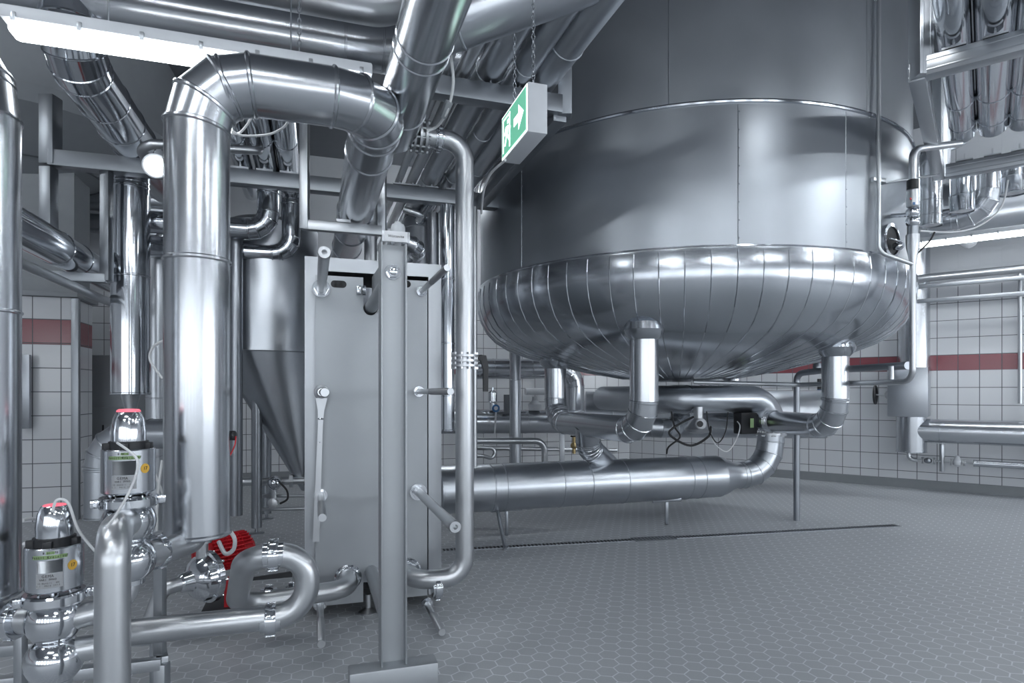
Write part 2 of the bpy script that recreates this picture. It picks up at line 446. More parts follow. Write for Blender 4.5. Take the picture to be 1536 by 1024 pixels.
# tiled partition on the left
def tiled_box(name, c, s, mat, zoff=0):
    me = bpy.data.meshes.new(name); bm = NB(); box(bm, c, s); uvl = bm.loops.layers.uv.new('UVMap')
    bm.faces.ensure_lookup_table()
    for f in bm.faces:
        for l in f.loops:
            p = l.vert.co; n = f.normal
            f.normal_update()
            u = p.dot(U) if abs(f.normal.dot(W)) > .5 else p.dot(W)
            l[uvl].uv = (u, p.z+zoff)
    bmesh.ops.recalc_face_normals(bm, faces=bm.faces)
    bm.to_mesh(me); bm.free(); o = bpy.data.objects.new(name, me); C.objects.link(o); me.materials.append(mat); o['kind'] = 'structure'
    return o
pr = onv(110, 600, 7.85)                   # right front corner of the partition
pu = pr.dot(U)
tiled_box('wall_partition', uvz(pu-1.4, 8.15, 1.21), (2.8, .6, 2.42), TILE2)
bm = NB(); rbox(bm, uvz(pu+.02, 7.86, 1.21), (.07, .07, 2.42)); obj('trim_corner', bm, DIMP, kind='structure')
bm = NB(); rbox(bm, uvz(pu-1.4, 8.15, 2.45), (2.9, .7, .05)); obj('trim_ledge', bm, GREYP, kind='structure')
bm = NB(); box(bm, uvz(onv(80, 350, 8.2).dot(U), 8.2, (2.49+CZ)/2), (.56, .5, CZ-2.49)); obj('wall_pillar', bm, GREYP, kind='structure', smooth=False)

# drain channel in the floor
a = at(665, 825, 5.41); b = at(1347, 788, 6.41); a.z = b.z = 0
dd = (b-a).normalized(); nn = Z.cross(dd)
t = thing('floor_drain', 'long slotted steel drain channel set in the tiled floor below the big tank', 'drain', (a+b)/2)
bm = NB(); 
for s in (-1, 1): rbox(bm, (a+b)/2+nn*s*.045+Z*.002, ((b-a).length, .006, .006), (dd, nn, Z), .001)
obj('channel_edge', bm, DARKP, t)
bm = NB(); box(bm, (a+b)/2+Z*.0012, ((b-a).length, .085, .002), (dd, nn, Z)); obj('channel_bottom', bm, BLACK, t, smooth=False)
bm = NB(); L = (b-a).length
for i in range(int(L/.035)):
    c = a+dd*(.02+i*.035)+Z*.005
    box(bm, c, (.014, .082, .005), (dd, nn, Z))
obj('grate_bars', bm, DARKP, t, smooth=False)
bm = NB(); box(bm, a+dd*2.0+Z*.003, (.42, .14, .006), (dd, nn, Z)); obj('trap_cover', bm, GREYD, t, smooth=False)

# ------------------------------------------------------------ the big tank
TC = V((1.83, 6.76, 0)); TR = 2.17
def az(px, R=TR):                          # point on the tank wall facing the camera, at a pixel column
    rx = (px-CX)/F; d = V((rx, 1, 0)).normalized()
    b_ = d.dot(TC); disc = b_*b_-(TC.length**2-R*R)
    t_ = b_-math.sqrt(max(0, disc)); p = d*t_; return math.atan2(p.y-TC.y, p.x-TC.x)
tank = thing('storage_tank', 'huge upright cylindrical steel tank with a segmented dished bottom above the floor', 'tank', V((TC.x, TC.y, 1.5)))
def tlathe(prof, n=144):
    bm = NB(); skin(bm, [ring(V((TC.x, TC.y, z)), V((1, 0, 0)), V((0, 1, 0)), r, n) for r, z in prof]); return bm
def vstrip(bm, a, prof, w=.008, h=.004):
    # a raised seam running down a profile at one azimuth
    o = V((math.cos(a), math.sin(a), 0)); tg = V((-math.sin(a), math.cos(a), 0))
    rows = []
    for i, (r, z) in enumerate(prof):
        if i == 0: tn = V((prof[1][0]-r, 0, prof[1][1]-z))
        else: tn = V((r-prof[i-1][0], 0, z-prof[i-1][1]))
        tn.normalize(); nr = o*(-tn.z)+Z*(tn.x)
        if nr.dot(o) < 0 and prof[0][1] > z-.01 and i < 3: nr = -nr
        c = V((TC.x, TC.y, z))+o*r
        rows.append((c-tg*w*.5, c+nr*h, c+tg*w*.5))
    vr = [[bm.verts.new(p) for p in q] for q in rows]
    for p, q in zip(vr[:-1], vr[1:]):
        for i in range(2): bm.faces.new((p[i], p[i+1], q[i+1], q[i]))
bm = tlathe([(TR, 3.56), (TR, CZ+.05)])
for px in (790, 1003, 1300): vstrip(bm, az(px), [(TR, 4.99), (TR, 3.56)])
obj('upper_shell', bm, TANKM, tank)
bm = tlathe([(TR+.004, 2.48), (TR+.004, 3.56), (TR+.012, 3.565), (TR+.012, 3.585), (TR, 3.59)])
for px in (783, 1107, 1268): vstrip(bm, az(px), [(TR+.004, 3.55), (TR+.004, 2.49)])
for px in (783, 1107, 1268):
    a = az(px)+.004
    for i in range(8):
        z = 2.55+i*.135; c = V((TC.x+math.cos(a)*(TR+.004), TC.y+math.sin(a)*(TR+.004), z))
        sphere(bm, c, .006, n=6)
obj('lower_shell', bm, TANKM, tank)
for z_ in (3.574, 2.487):
    bm = tlathe([(TR+.002, z_-.014), (TR+.02, z_-.012), (TR+.024, z_), (TR+.02, z_+.012), (TR+.002, z_+.014)]); obj('seam_band', bm, SHINY, tank)
prof = [(TR+.004, 2.50), (TR+.022, 2.495), (TR+.022, 2.475), (2.195, 2.46), (2.205, 2.36), (2.20, 2.26), (2.17, 2.15), (2.11, 2.04), (2.02, 1.945), (1.90, 1.87), (1.70, 1.79), (1.40, 1.705), (1.0, 1.61), (.6, 1.54), (.3, 1.51), (.02, 1.505)]
bm = tlathe(prof, 144)
obj('dished_bottom', bm, TANKB, tank)
bm = NB()
for i in range(72): vstrip(bm, 2*math.pi*i/72+.02, prof[3:-2], .009, .005)
obj('gore_seams', bm, SHINY, tank, smooth=False)
# sight glass with lamp on the tank wall
sg = V((TC.x, TC.y, 0)); a = az(1333); on = V((math.cos(a), math.sin(a), 0)); tg = V((-math.sin(a), math.cos(a), 0))
c = V((TC.x, TC.y, 0))+on*(TR+.0); c.z = at(1333, 362, c.y).z
bm = NB(); lathe(bm, c, on, [(.14, 0), (.14, .03), (.115, .035), (.115, .01)], 28); m_ = obj('manhole_ring', bm, POL, tank)
bm = NB(); lathe(bm, c, on, [(.112, 0), (.112, .02)], 28); obj('manhole_glass', bm, BLACK, m_)
bm = NB(); beam(bm, c+on*.05-tg*.1, c+on*.05+tg*.1, .02, .015); lathe(bm, c+on*.04-Z*.05, on, [(.03, 0), (.035, .05), (.02, .07)], 14); obj('manhole_latch', bm, POL, m_)
# nozzles and their collars under the tank
def collar(p, r):
    bm = NB(); lathe(bm, p, Z, [(r*1.0, -.02), (r*1.1, -.01), (r*1.35, .02), (r*1.5, .06), (r*1.4, .12)], 28); obj('nozzle_collar', bm, TANKB, tank)

# ------------------------------------------------------------ pipework under the tank
HZ = 1.08
def gz(px, Y, z): return V(((px-CX)/F*Y, Y, z))
n1 = gz(966, 5.0, 0); n0 = gz(833, 6.5, 0); n2 = gz(1253, 5.5, 0)
p = pipe('drain_pipe', 'bright insulated pipe dropping from the front of the tank bottom and bending left', 'pipe',
     [n1+Z*1.87, n1+Z*HZ, n0+Z*HZ, n0+Z*1.70], .115, CLAD, R=.24, seams=(.55, 2.3), nseg=4)
collar(n1+Z*1.84, .115); collar(n0+Z*1.66, .115)
mid = (n1*.42+n0*.58)+Z*HZ
bm = NB(); sweep(bm, [mid, V((mid.x+.03, mid.y+.12, .86)), gz(915, 6.45, .60)], .118, R=.2, seams=(.2,)); obj('tee_branch', bm, CLAD, p)
bx = V((mid.x+.02, mid.y, .62)); 
pipe('tank_outlet_pipe', 'insulated pipe dropping from the right side of the tank bottom and bending left', 'pipe',
     [n2+Z*1.77, n2+Z*HZ, gz(1160, 6.6, HZ), gz(1060, 7.4, HZ)], .113, CLAD, R=.26, seams=(.45,), nseg=4)
collar(n2+Z*1.73, .113)
# big header lying low
h0 = uvz(-.072*CS+5.95*SN, .072*SN+5.95*CS, .475); h0 = V((-.45, 5.95-.12, .475))
hl = V((h0.x, h0.y, .475)); hdir = U
e1 = hl+hdir*2.82
t = thing('header_pipe', 'thick horizontal header pipe lying just above the floor beneath the tank', 'pipe', V((hl.x+1.3, hl.y+.4, .1)))
bm = NB(); sweep(bm, [hl-hdir*.25, e1], .225, seams=(.5, .62, 1.2, 1.5, 1.9, 2.65, 2.8), bead=.005); obj('header_body', bm, CLADM, t)
bm = NB(); lathe(bm, e1, hdir, [(.226, 0), (.20, .09), (.15, .2), (.145, .24)], 40); obj('reducer', bm, CLADM, t)
e2 = gz(1156, 6.91, .475); 
qz = 1.315
bm = NB(); sweep(bm, [e1+hdir*.22, e2, V((e2.x, e2.y, .92))], .143, R=.36, nseg=4, seams=(.08,)); obj('riser_bend', bm, CLADM, t)
flange(t, V((e2.x, e2.y, .965)), Z, .12, w=.025, gap=.05, rr=1.4)
bm = NB(); ql = gz(1015, 6.5, qz); qb = gz(905, 7.9, qz)
sweep(bm, [V((e2.x, e2.y, 1.0)), V((e2.x, e2.y, qz)), ql, qb], .15, R=.30, nseg=9, clad=False)
sweep(bm, [gz(1120, 6.83, qz), gz(1115, 6.82, qz)], .153); 
obj('upper_return', bm, CLADM, t)
for px, Y in ((1103, 6.79), (1065, 6.68), (1052, 6.66), (1030, 6.58)):
    bm = NB(); c = gz(px, Y, qz); skin(bm, [ring(c-U*.01, *frame_of(U), .150, 40), ring(c-U*.004, *frame_of(U), .155, 40), ring(c+U*.004, *frame_of(U), .155, 40), ring(c+U*.01, *frame_of(U), .150, 40)])
    obj('seam_band', bm, SHINY, t)
for px, Y in ((760, 5.95), (1000, 6.45)):
    c = gz(px, Y, 0); bm = NB()
    beam(bm, V((c.x, c.y, .005)), V((c.x, c.y, .26)), .03, .03); beam(bm, V((c.x-.15, c.y, .25)), V((c.x+.15, c.y, .27)), .04, .04)
    obj('leg', bm, DARKP, t)
bm = NB(); c = gz(745, 5.9, .3); e = at(758, 806, 5.4); e.z = .01; cyl(bm, c, e, .018, 12); obj('support_strut', bm, GALV, t)
bm = NB(); sweep(bm, [gz(700, 6.4, .22), gz(800, 6.4, .22), gz(812, 6.4, .32)], .05, clad=False); obj('drain_stub', bm, DARKP, t)
# middle outlet of the tank
m0 = V((1.86, 6.95, 0))
pipe('tank_outlet_pipe', 'dark insulated pipe bending away under the middle of the tank, behind the upper return pipe', 'pipe',
     [gz(1022, 7.3, 1.47), gz(1022, 7.3, .98), gz(975, 6.9, .98), gz(952, 7.6, 1.0)], .11, CLADM, R=.2, seams=(.2,))
pipe('tank_outlet_pipe', 'short insulated stub under the tank bottom above the upper return pipe', 'pipe', [gz(1098, 7.3, 1.62), gz(1098, 7.3, 1.3)], .1, CLAD, seams=(.1,))
# actuators
t = thing('valve_actuator', 'black box-shaped valve actuator with a green label beside the flange under the tank', 'valve actuator', gz(1121, 6.7, .93))
bm = NB(); rbox(bm, gz(1118, 6.7, 1.085-.03), (.21, .14, .23), b=.012); obj('housing', bm, BLACK, t)
bm = NB(); rbox(bm, gz(1128, 6.62, 1.06), (.045, .006, .10), b=.001); obj('label_plate', bm, GREENL, t)
bm = NB(); cyl(bm, gz(1132, 6.7, 1.04), gz(1148, 6.85, .99), .025, 12); box(bm, gz(1136, 6.7, 1.04), (.03, .06, .12)); obj('coupling', bm, RAW, t)
t = thing('valve_actuator', 'grey diaphragm actuator with a round dial hanging under the upper return pipe', 'valve actuator', gz(1048, 6.4, .9))
bm = NB(); lathe(bm, gz(1048, 6.4, .98), Z, [(.04, -.02), (.13, 0), (.14, .03), (.09, .09), (.05, .14), (.05, .26)], 24); obj('housing', bm, RAW, t)
bm = NB(); lathe(bm, gz(1050, 6.30, 1.07), V((0, -1, 0)), [(.055, 0), (.055, .05), (.045, .06)], 24); obj('dial', bm, LIGHTP, t)
bm = NB(); lathe(bm, gz(1050, 6.237, 1.07), V((0, -1, 0)), [(.032, 0), (.032, .004)], 24); obj('dial_face', bm, BLACK, t)
for i, (lab, pts, mat, r) in enumerate((
    ('black hose looping down from the grey actuator under the tank', [(1040, 625, 6.3), (1012, 640, 6.2), (1005, 652, 6.2), (1035, 668, 6.2), (1062, 655, 6.2), (1066, 640, 6.3)], RUBBER, .012),
    ('black cable hanging behind the grey actuator, left of it', [(1007, 617, 6.3), (1012, 640, 6.25), (1020, 655, 6.2), (1003, 670, 6.2), (1000, 680, 6.25)], RUBBER, .009),
    ('thin black cable hanging in a loop right of the grey actuator', [(1060, 617, 6.3), (1064, 645, 6.2), (1076, 664, 6.2), (1088, 648, 6.2), (1092, 618, 6.3)], RUBBER, .006),
    ('pale cable sagging between the grey actuator and the black actuator box', [(1066, 645, 6.3), (1072, 665, 6.2), (1090, 677, 6.2), (1104, 660, 6.3), (1110, 640, 6.4), (1106, 632, 6.5)], WHITEC, .006))):
    cable('cable', lab, 'cable', [at(*q) for q in pts], r, mat)

# ------------------------------------------------------------ small pipes right of the tank
t = pipe('support_pipe', 'slim steel pipe standing on the floor, bending right at its top under the tank', 'pipe',
     [gz(1195, 6.67, .0), at(1195, 560, 6.67), at(1230, 556, 6.4), at(1362, 548, 5.1)], .033, DARKP, clad=False, R=.09, n=20)
bm = NB(); sphere(bm, at(1226, 551, 6.5), .045, (1, 1, 1.6)); obj('pipe_joint', bm, DARKP, t)
bm = NB(); cyl(bm, at(1337, 549, 5.15), at(1337, 573, 5.15), .02, 12); obj('link_piece', bm, RAW, t)
VY = 4.8; utop = at(1369, 352, VY); kq_ = .76
t = thing('valve_line', 'slim riser pipe with seat valve and funnel at the right edge of the tank', 'pipe', V((utop.x, utop.y, 1.4)))
ub = V((utop.x, utop.y, at(1369, 572, VY).z))
def vl(h0, prof, nm, mat, sign=1, n=24):
    bm = NB(); lathe(bm, utop+Z*h0, Z*sign, [(r*kq_, h) for r, h in prof], n); return obj(nm, bm, mat, t)
bm = NB(); sweep(bm, [utop-Z*.2, ub, at(1200, 577, 6.3), at(1040, 573, 6.35)], .023, clad=False, R=.10, n=20); obj('pipe_run', bm, RAW, t)
vl(.0, [(.063, 0), (.063, .07), (.06, .10), (.032, .20), (.03, .25)], 'funnel', RAW, -1)
vl(.0, [(.05, 0), (.05, .065)], 'collar', DARKP)
bm = NB(); sphere(bm, utop+Z*.105, .05); sphere(bm, utop+Z*.175, .05); cyl(bm, utop+Z*.16, at(1335, 324, 5.0), .018, 12); obj('valve_body', bm, POL, t)
act_ = vl(.215, [(.05, 0), (.058, .01), (.058, .13), (.05, .14)], 'actuator', RAW)
vl(.355, [(.055, 0), (.055, .07), (.03, .08)], 'cap', BLACK)
bm = NB(); box(bm, at(1366, 298, VY-.055), (.016, .004, .016)); obj('red_mark', bm, RED, act_)
bm = NB(); box(bm, at(1371, 305, VY-.055), (.02, .004, .02)); obj('blue_mark', bm, BLUE, act_)
bm = NB(); sweep(bm, [utop+Z*.42, V((utop.x, utop.y, at(1369, 224, VY).z)), at(1440, 215, 4.9)], .027, clad=False, R=.09, n=20); obj('upper_bend', bm, RAW, t)
t2 = pipe('instrument_line', 'thin tall conduit running down the right side of the tank wall', 'pipe',
     [at(1318, -60, 4.84), at(1318, 378, 4.78), at(1368, 396, 4.78)], .016, RAW, clad=False, R=.08, n=14)
bm = NB(); rbox(bm, at(1318, 270, 4.82), (.13, .03, .03)); obj('pipe_clip', bm, RAW, t2)
bm = NB(); beam(bm, at(1324, 275, 4.84), at(1405, 262, 5.3), .05, .012); obj('support_bracket', bm, GALV, label='thin angled steel bar holding the conduit to the pipe rack, right of the tank', cat='bracket')

# ------------------------------------------------------------ right-hand pipe rack
RZ = 3.40
k0 = at(1390, 103, 3.8); k0.z = RZ; k1 = at(1418, 258, 5.6); k1.z = RZ
rk = thing('pipe_rack', 'bright aluminium-coloured steel rack hanging at upper right and carrying shiny pipes', 'pipe rack', k0)
def rbeam(name, a, b, w=.10, h=.12):
    bm = NB(); beam(bm, a, b, w, h, .005)
    for s in (-.25, .25):
        d = (b-a).normalized(); x, y = frame_of(d)
        for sg_ in (-1, 1): beam(bm, a+y*(h*s)+x*(w/2*sg_), b+y*(h*s)+x*(w/2*sg_), .004, .012, .001)
    return obj(name, bm, GALV, rk)
rbeam('cross_beam', k0, k0+RE*2.2); rbeam('cross_beam', k1, k1+RE*2.4)
rbeam('side_rail', k0-RE*.05-Z*.0+RN*.0, k1-RE*.05, .09, .12)
rbeam('hanger_post', k0-RE*.03-Z*.05, V((k0.x-.02, k0.y+.02, CZ)), .12, .09)
rbeam('hanger_post', k1-RE*.03-Z*.05, V((k1.x-.02, k1.y+.02, CZ)), .12, .09)
spots = ((1431, .088), (1493, .105), (1556, .092), (1615, .09))
for i, (px, r) in enumerate(spots):
    rx = (px-CX)/F
    s = (rx*k0.y-k0.x)/(RE.x-rx*RE.y); q = k0+RE*s; q.z = RZ+.10+r
    a = q-RN*1.9; b = q+RN*(1.86 if i else 1.86)
    g = 'shiny pipes on the right-hand rack'
    L_ = ('narrow mirror-bright pipe on the right-hand rack, nearest the tank', 'wide mirror-bright pipe on the right-hand rack, second from the tank',
          'mirror-bright pipe at the right frame edge on the rack, third from the tank', 'mirror-bright pipe on the rack beyond the right frame edge')[i]
    t = pipe('rack_pipe', L_, 'pipe', [a, b], r, SHINY, seams=(.4, 1.3, 2.2, 3.0, 3.5), group=g)
    for kq in (q, q+RN*(k1-k0).length):
        bm = NB(); box(bm, V((kq.x, kq.y, RZ+.075)), (.12, .08, .012), (RE, RN, Z)); box(bm, V((kq.x, kq.y, RZ+.10)), (.012, .06, .06), (RE, RN, Z))
        obj('pipe_shoe', bm, GALV, t, smooth=False)
# things below the right rack
w0 = at(1396, 338, 6.3)
pipe('insulated_riser', 'upright insulated pipe with a mitred top bend beside the seat valve, right of the tank', 'pipe',
     [w0, V((w0.x, w0.y, at(1396, 225, 6.3).z)), at(1440, 205, 6.6)], .103, CLAD, R=.2, seams=(.1, .25, .62))
x0 = at(1395, 333, 6.6)
pipe('insulated_bend', 'horizontal insulated pipe bending upwards below the right-hand rack', 'pipe',
     [x0, at(1482, 322, 6.25), V((at(1482, 322, 6.25).x, at(1482, 322, 6.25).y, 3.6))], .115, CLAD, R=.24, seams=(.2, .45))
for i, (px, Y, zb) in enumerate(((1443, 5.9, 317), (1520, 5.6, 290))):
    a = at(px, zb, Y)
    pipe('insulated_stub', ('crumpled bright insulated stub hanging from the rack, behind the horizontal bend', 'crumpled bright insulated stub hanging from the rack at the right frame edge')[i], 'pipe', [a, V((a.x, a.y, 3.45))], .10, SHINY, seams=(.15,))
pipe('ventilation_duct', 'thick horizontal duct running along the right-hand wall above the tiles', 'duct',
     [onwall(1340, 330, .6)-RE*.8, onwall(1340, 330, .6)+RE*7], .37, CLADM, seams=(1.5, 3, 4.5, 6), n=56)
cable('cable', 'white cable sagging from the rack to the seat valve right of the tank', 'cable', [at(1512, 270, 5.5), at(1502, 310, 5.5), at(1470, 338, 5.4), at(1430, 348, 5.1), at(1380, 346, 4.85)], .007, WHITEC)
cable('cable', 'black cable hanging from the seat valve towards the riser pipe', 'cable', [at(1402, 348, 4.85), at(1394, 362, 4.85), at(1376, 380, 4.8)], .007, RUBBER)

# ------------------------------------------------------------ right-hand wall pipework
off = .32
def wp(px, py, o=off): return onwall(px, py, o)
jt = wp(1371, 590)
t = thing('wall_riser', 'broad insulated riser pipe with a boxed valve section standing along the right-hand tiled wall', 'pipe', wp(1366, 677))
def vert(px, ya, yb, r, mat=CLAD, name='riser_shell', o=off, n=36):
    a = wp(px, ya, o); b = wp(px, yb, o); b.x, b.y = a.x, a.y
    bm = NB(); sweep(bm, [b, a], r, n=n); return obj(name, bm, mat, t)
vert(1371, 300, 556, .19); vert(1367, 622, 677, .185)
a = wp(1366, 588)
bm = NB(); rbox(bm, a-RE*.02, (.48, .46, .68), (RE, RN, Z), .012); obj('insulation_box', bm, CLADM, t)
tz = wp(1400, 645); 
c0 = wp(1367, 645); c1 = c0+RE*1.35; 
bm = NB(); sweep(bm, [c0, c1], .165, seams=(.33,)); obj('side_branch', bm, CLAD, t)
bm = NB(); rbox(bm, c1+RE*.5, (1.0, .42, .42), (RE, RN, Z), .012); obj('branch_box', bm, CLADM, t)
sm = wp(1363, 678); 
t = thing('condensate_line', 'small condensate line with two valves low along the right-hand wall', 'pipe', wp(1440, 700))
cz = wp(1400, 691).z
def wz(px, z, o=off): q = wp(px, 600, o); q.z = z; return q
bm = NB(); sweep(bm, [V((sm.x, sm.y, sm.z+.03)), V((sm.x, sm.y, cz)), wz(1376, cz)], .03, clad=False, R=.07, n=16); sweep(bm, [wz(1370, cz), wz(1462, cz)], .012, clad=False, n=10); obj('pipe_run', bm, RAW, t)
bm = NB(); sweep(bm, [wz(1461, cz), wz(1461, cz)+RE*3.5], .042); obj('insulated_run', bm, CLAD, t)
for px in (1384, 1401, 1427, 1446):
    bm = NB(); c = wz(px, cz); lathe(bm, c-RE*.015, RE, [(.045, 0), (.045, .012), (.02, .014), (.045, .018), (.045, .03)], 16); obj('line_flange', bm, RAW, t)
bm = NB(); sphere(bm, wz(1392, cz), .05, (1, 1, .8)); obj('ball_valve', bm, DARKP, t)
bm = NB(); lathe(bm, wz(1436, cz-.06), Z, [(.02, 0), (.05, .03), (.055, .07), (.03, .13), (.015, .15)], 18); obj('steam_trap', bm, LIGHTP, t)
bm = NB(); w_ = wz(1413, cz); beam(bm, V((w_.x, w_.y, cz-.14)), V((w_.x, w_.y, wp(1413, 664).z)), .05, .04); box(bm, V((w_.x, w_.y, wp(1413, 664).z)), (.26, .1, .02), (RE, RN, Z)); obj('stand', bm, GALV, t)
t = thing('handwheel_valve', 'black handwheel on a stem sticking out left of the wall riser box', 'valve', wp(1312, 600))
c = wp(1313, 592, .45)
bm = NB(); torus(bm, c, RE, .12, .02); cyl(bm, c-Z*.11, c+Z*.11, .012, 8); cyl(bm, c-RN*.11, c+RN*.11, .012, 8); obj('handwheel', bm, BLACK, t)
bm = NB(); cyl(bm, c, c+RE*.18, .012, 10); lathe(bm, c+RE*.12, RE, [(.03, 0), (.06, .02), (.06, .05), (.04, .08), (.05, .12)], 16); obj('valve_bonnet', bm, RAW, t)
t = pipe('wall_conduit', 'thin upright conduit on the right-hand wall near the frame edge', 'conduit', [wp(1530, 605, .1), V((wp(1530, 605, .1).x, wp(1530, 605, .1).y, 3.0))], .025, RAW, clad=False, n=14)
a = wp(1376, 418, .55); a.z = wp(1376, 418, .55).z
pipe('wall_pipe', 'round horizontal pipe crossing the wall riser, topmost of three parallel lines on the right-hand wall', 'pipe', [a, a+RE*6], .052, RAW, clad=False)
for i, y in enumerate((430, 452)):
    a = wp(1376, y, .5); bm = NB(); beam(bm, a, a+RE*6, .04, .055); obj('mounting_rail', bm, GALV, label=('flat steel rail on the right-hand wall just under the round pipe', 'flat steel rail on the right-hand wall, lowest of three parallel lines')[i], cat='rail')
t = thing('hose_station', 'small wall fitting with a red and white knob behind the right tank outlet', 'valve', wp(1229, 600, .25))
bm = NB(); cyl(bm, wp(1229, 568, .2), wp(1229, 592, .2), .03, 12); obj('valve_body', bm, BLACK, t)
bm = NB(); cyl(bm, wp(1229, 584, .2), wp(1229, 592, .2), .035, 12); obj('blue_ring', bm, BLUE, t)
bm = NB(); lathe(bm, wp(1229, 600, .28), -RN, [(.05, 0), (.05, .03)], 18); obj('red_knob', bm, RED, t)

# ------------------------------------------------------------ plate heat exchanger
HV = 3.92
def hz(px, py, v=HV): return onv(px, py, v)
hc = hz(556, 860); hx0 = hz(549, 925)
hx = thing('plate_heat_exchanger', 'tall grey plate heat exchanger with a blank steel front plate and long tie bars', 'heat exchanger', V((hx0.x, hx0.y, 0)))
def uof(px, v=HV): return hz(px, 500, v).dot(U)
uL, uR = uof(473), uof(641); zT = 2.11; zB = .09
uc = (uL+uR)/2; kx = uof(556); 
# front plate with keyhole cut-outs: built as strips around the openings
def plate_poly(bm, pts, v0, th):
    prism(bm, [uvz(u, v0, z) for u, z in pts], W*th)
def slotplate(bm):
    w = .035; zt1 = hz(553, 470).z+.05
    z1 = hz(556, 462).z; z0 = hz(556, 862).z
    def arc(c, r, a0, a1, n=8): return [(c[0]+r*math.cos(a0+(a1-a0)*i/n), c[1]+r*math.sin(a0+(a1-a0)*i/n)) for i in range(n+1)]
    pi = math.pi
    up = arc((kx, z1), .045, 0, -pi, 10)
    lo = arc((kx, z0), .045, pi, 0, 10)
    pts = [(uR, zT), (kx+.045, zT)] + up + [(kx-.045, zT), (uL, zT), (uL, zB), (kx-.045, zB)] + lo + [(kx+.045, zB), (uR, zB)]
    plate_poly(bm, pts, HV, .04)
bm = NB(); slotplate(bm); obj('pressure_plate', bm, PLATE, hx, smooth=False)
# dark long holes
bm = NB()
for px in (508, 611):
    for sx_ in (-1, 1):
        lathe(bm, hz(px, 426)-W*.0+U*(.025*sx_ if px == 508 else .0)-W*.002, W, [(.022, 0), (.022, .01)], 16)
    if px == 508: box(bm, hz(px, 426)-W*.0-W*.0, (.05, .004, .044))
obj('lifting_hole', bm, BLACK, hx, smooth=False)
# cover frame behind
v1 = 4.0; aL, aR = uof(457, v1), uof(676, v1); zt = 2.235; zb = .07; iL = uL-.004; iR = uof(640, v1)+.02; th = .06
aR = uof(657, v1)+.02
bm = NB()
s_ = .085
plate_poly(bm, [(aL, zb), (aL+s_, zb), (aL+s_, zt-s_), (aL, zt)], v1-.01, .03)
plate_poly(bm, [(aL, zt), (aL+s_, zt-s_), (aR-s_, zt-s_), (aR, zt)], v1-.01, .03)
plate_poly(bm, [(aR, zt), (aR-s_, zt-s_), (aR-s_, zb), (aR, zb)], v1-.01, .03)
obj('cover_frame', bm, GALV, hx, smooth=False)
bm = NB(); 
box(bm, uvz(aL+.005, v1+.5, (zt+zb)/2), (.01, 1.0, zt-zb)); box(bm, uvz(aR-.005, v1+.5, (zt+zb)/2), (.01, 1.0, zt-zb)); box(bm, uvz((aL+aR)/2, v1+.5, zt-.005), (aR-aL, 1.0, .01))
obj('side_cover', bm, PLATE, hx, smooth=False)
bm = NB(); 
for i in range(46): box(bm, uvz((uL+uR)/2, v1+.06+i*.02, 1.12), (uR-uL-.02, .008, 1.9))
obj('plate_pack', bm, DARKP, hx, smooth=False)
bm = NB(); rbox(bm, uvz((aL+aR)/2, v1+1.03, 1.1), (aR-aL+.02, .05, 2.2)); obj('fixed_frame_plate', bm, PLATE, hx)
for (u_, v_) in ((kx+.0, 3.97), (kx-.2, 4.98), (kx+.2, 4.98)):
    bm = NB(); cyl(bm, uvz(u_-.01, v_, 0.03), uvz(u_-.01, v_, .12), .018, 14); lathe(bm, uvz(u_-.01, v_, 0.002), Z, [(.06, 0), (.06, .008), (.02, .035)], 24); obj('foot', bm, RAW, hx)
# tie bars
def rod(px, py, ex, ey, r, tube, nm='tie_bar'):
    p = hz(px, py, HV-.0); k = math.hypot(ex-470, ey-587)/math.hypot(px-470, py-587)
    L = HV-HV/k
    e = p - W*L
    bm = NB()
    if tube:
        x, y = frame_of(-W)
        skin(bm, [ring(p, x, y, r, 24), ring(e, x, y, r, 24), ring(e, x, y, r*.45, 24), ring(e+W*.05, x, y, r*.45, 24)], False, True)
        skin(bm, [ring(e+W*.04, x, y, r*1.0, 24), ring(e+W*.035, x, y, r*1.12, 24), ring(e+W*.02, x, y, r*1.12, 24), ring(e+W*.01, x, y, r*1.0, 24)])
    else:
        cyl(bm, p, e, r, 18)
        n = int(L*.55/.008)
        for i in range(n):
            c = e+W*(.008*i+.01); skin(bm, [ring(c, *frame_of(W), r, 14), ring(c+W*.004, *frame_of(W), r*1.1, 14), ring(c+W*.008, *frame_of(W), r, 14)])
    o = obj(nm, bm, RAW, hx)
    bm = NB(); lathe(bm, p-W*.004, -W, [(r*2.0, 0), (r*2.0, .012)], 24); lathe(bm, p-W*.016, -W, [(r*1.6, 0), (r*1.6, .035)], 6); obj('nut', bm, POL, o)
    return o
rod(482, 433, 490, 378, .027, True); rod(632, 437, 676, 402, .017, False); rod(628, 587, 679, 585, .017, False)
rod(627, 737, 697, 783, .027, True); rod(481, 742, 489, 776, .02, False); rod(480, 905, 489, 966, .02, False); rod(640, 905, 672, 947, .02, False)
rod(483, 588, 487.0, 585, .02, False)
bm = NB(); c = hz(538, 436); rbox(bm, c-W*.03, (.03, .05, .05)); lathe(bm, c-W*.03+U*.02, U, [(.03, 0), (.03, .02)], 16); obj('guide_roller', bm, POL, hx)
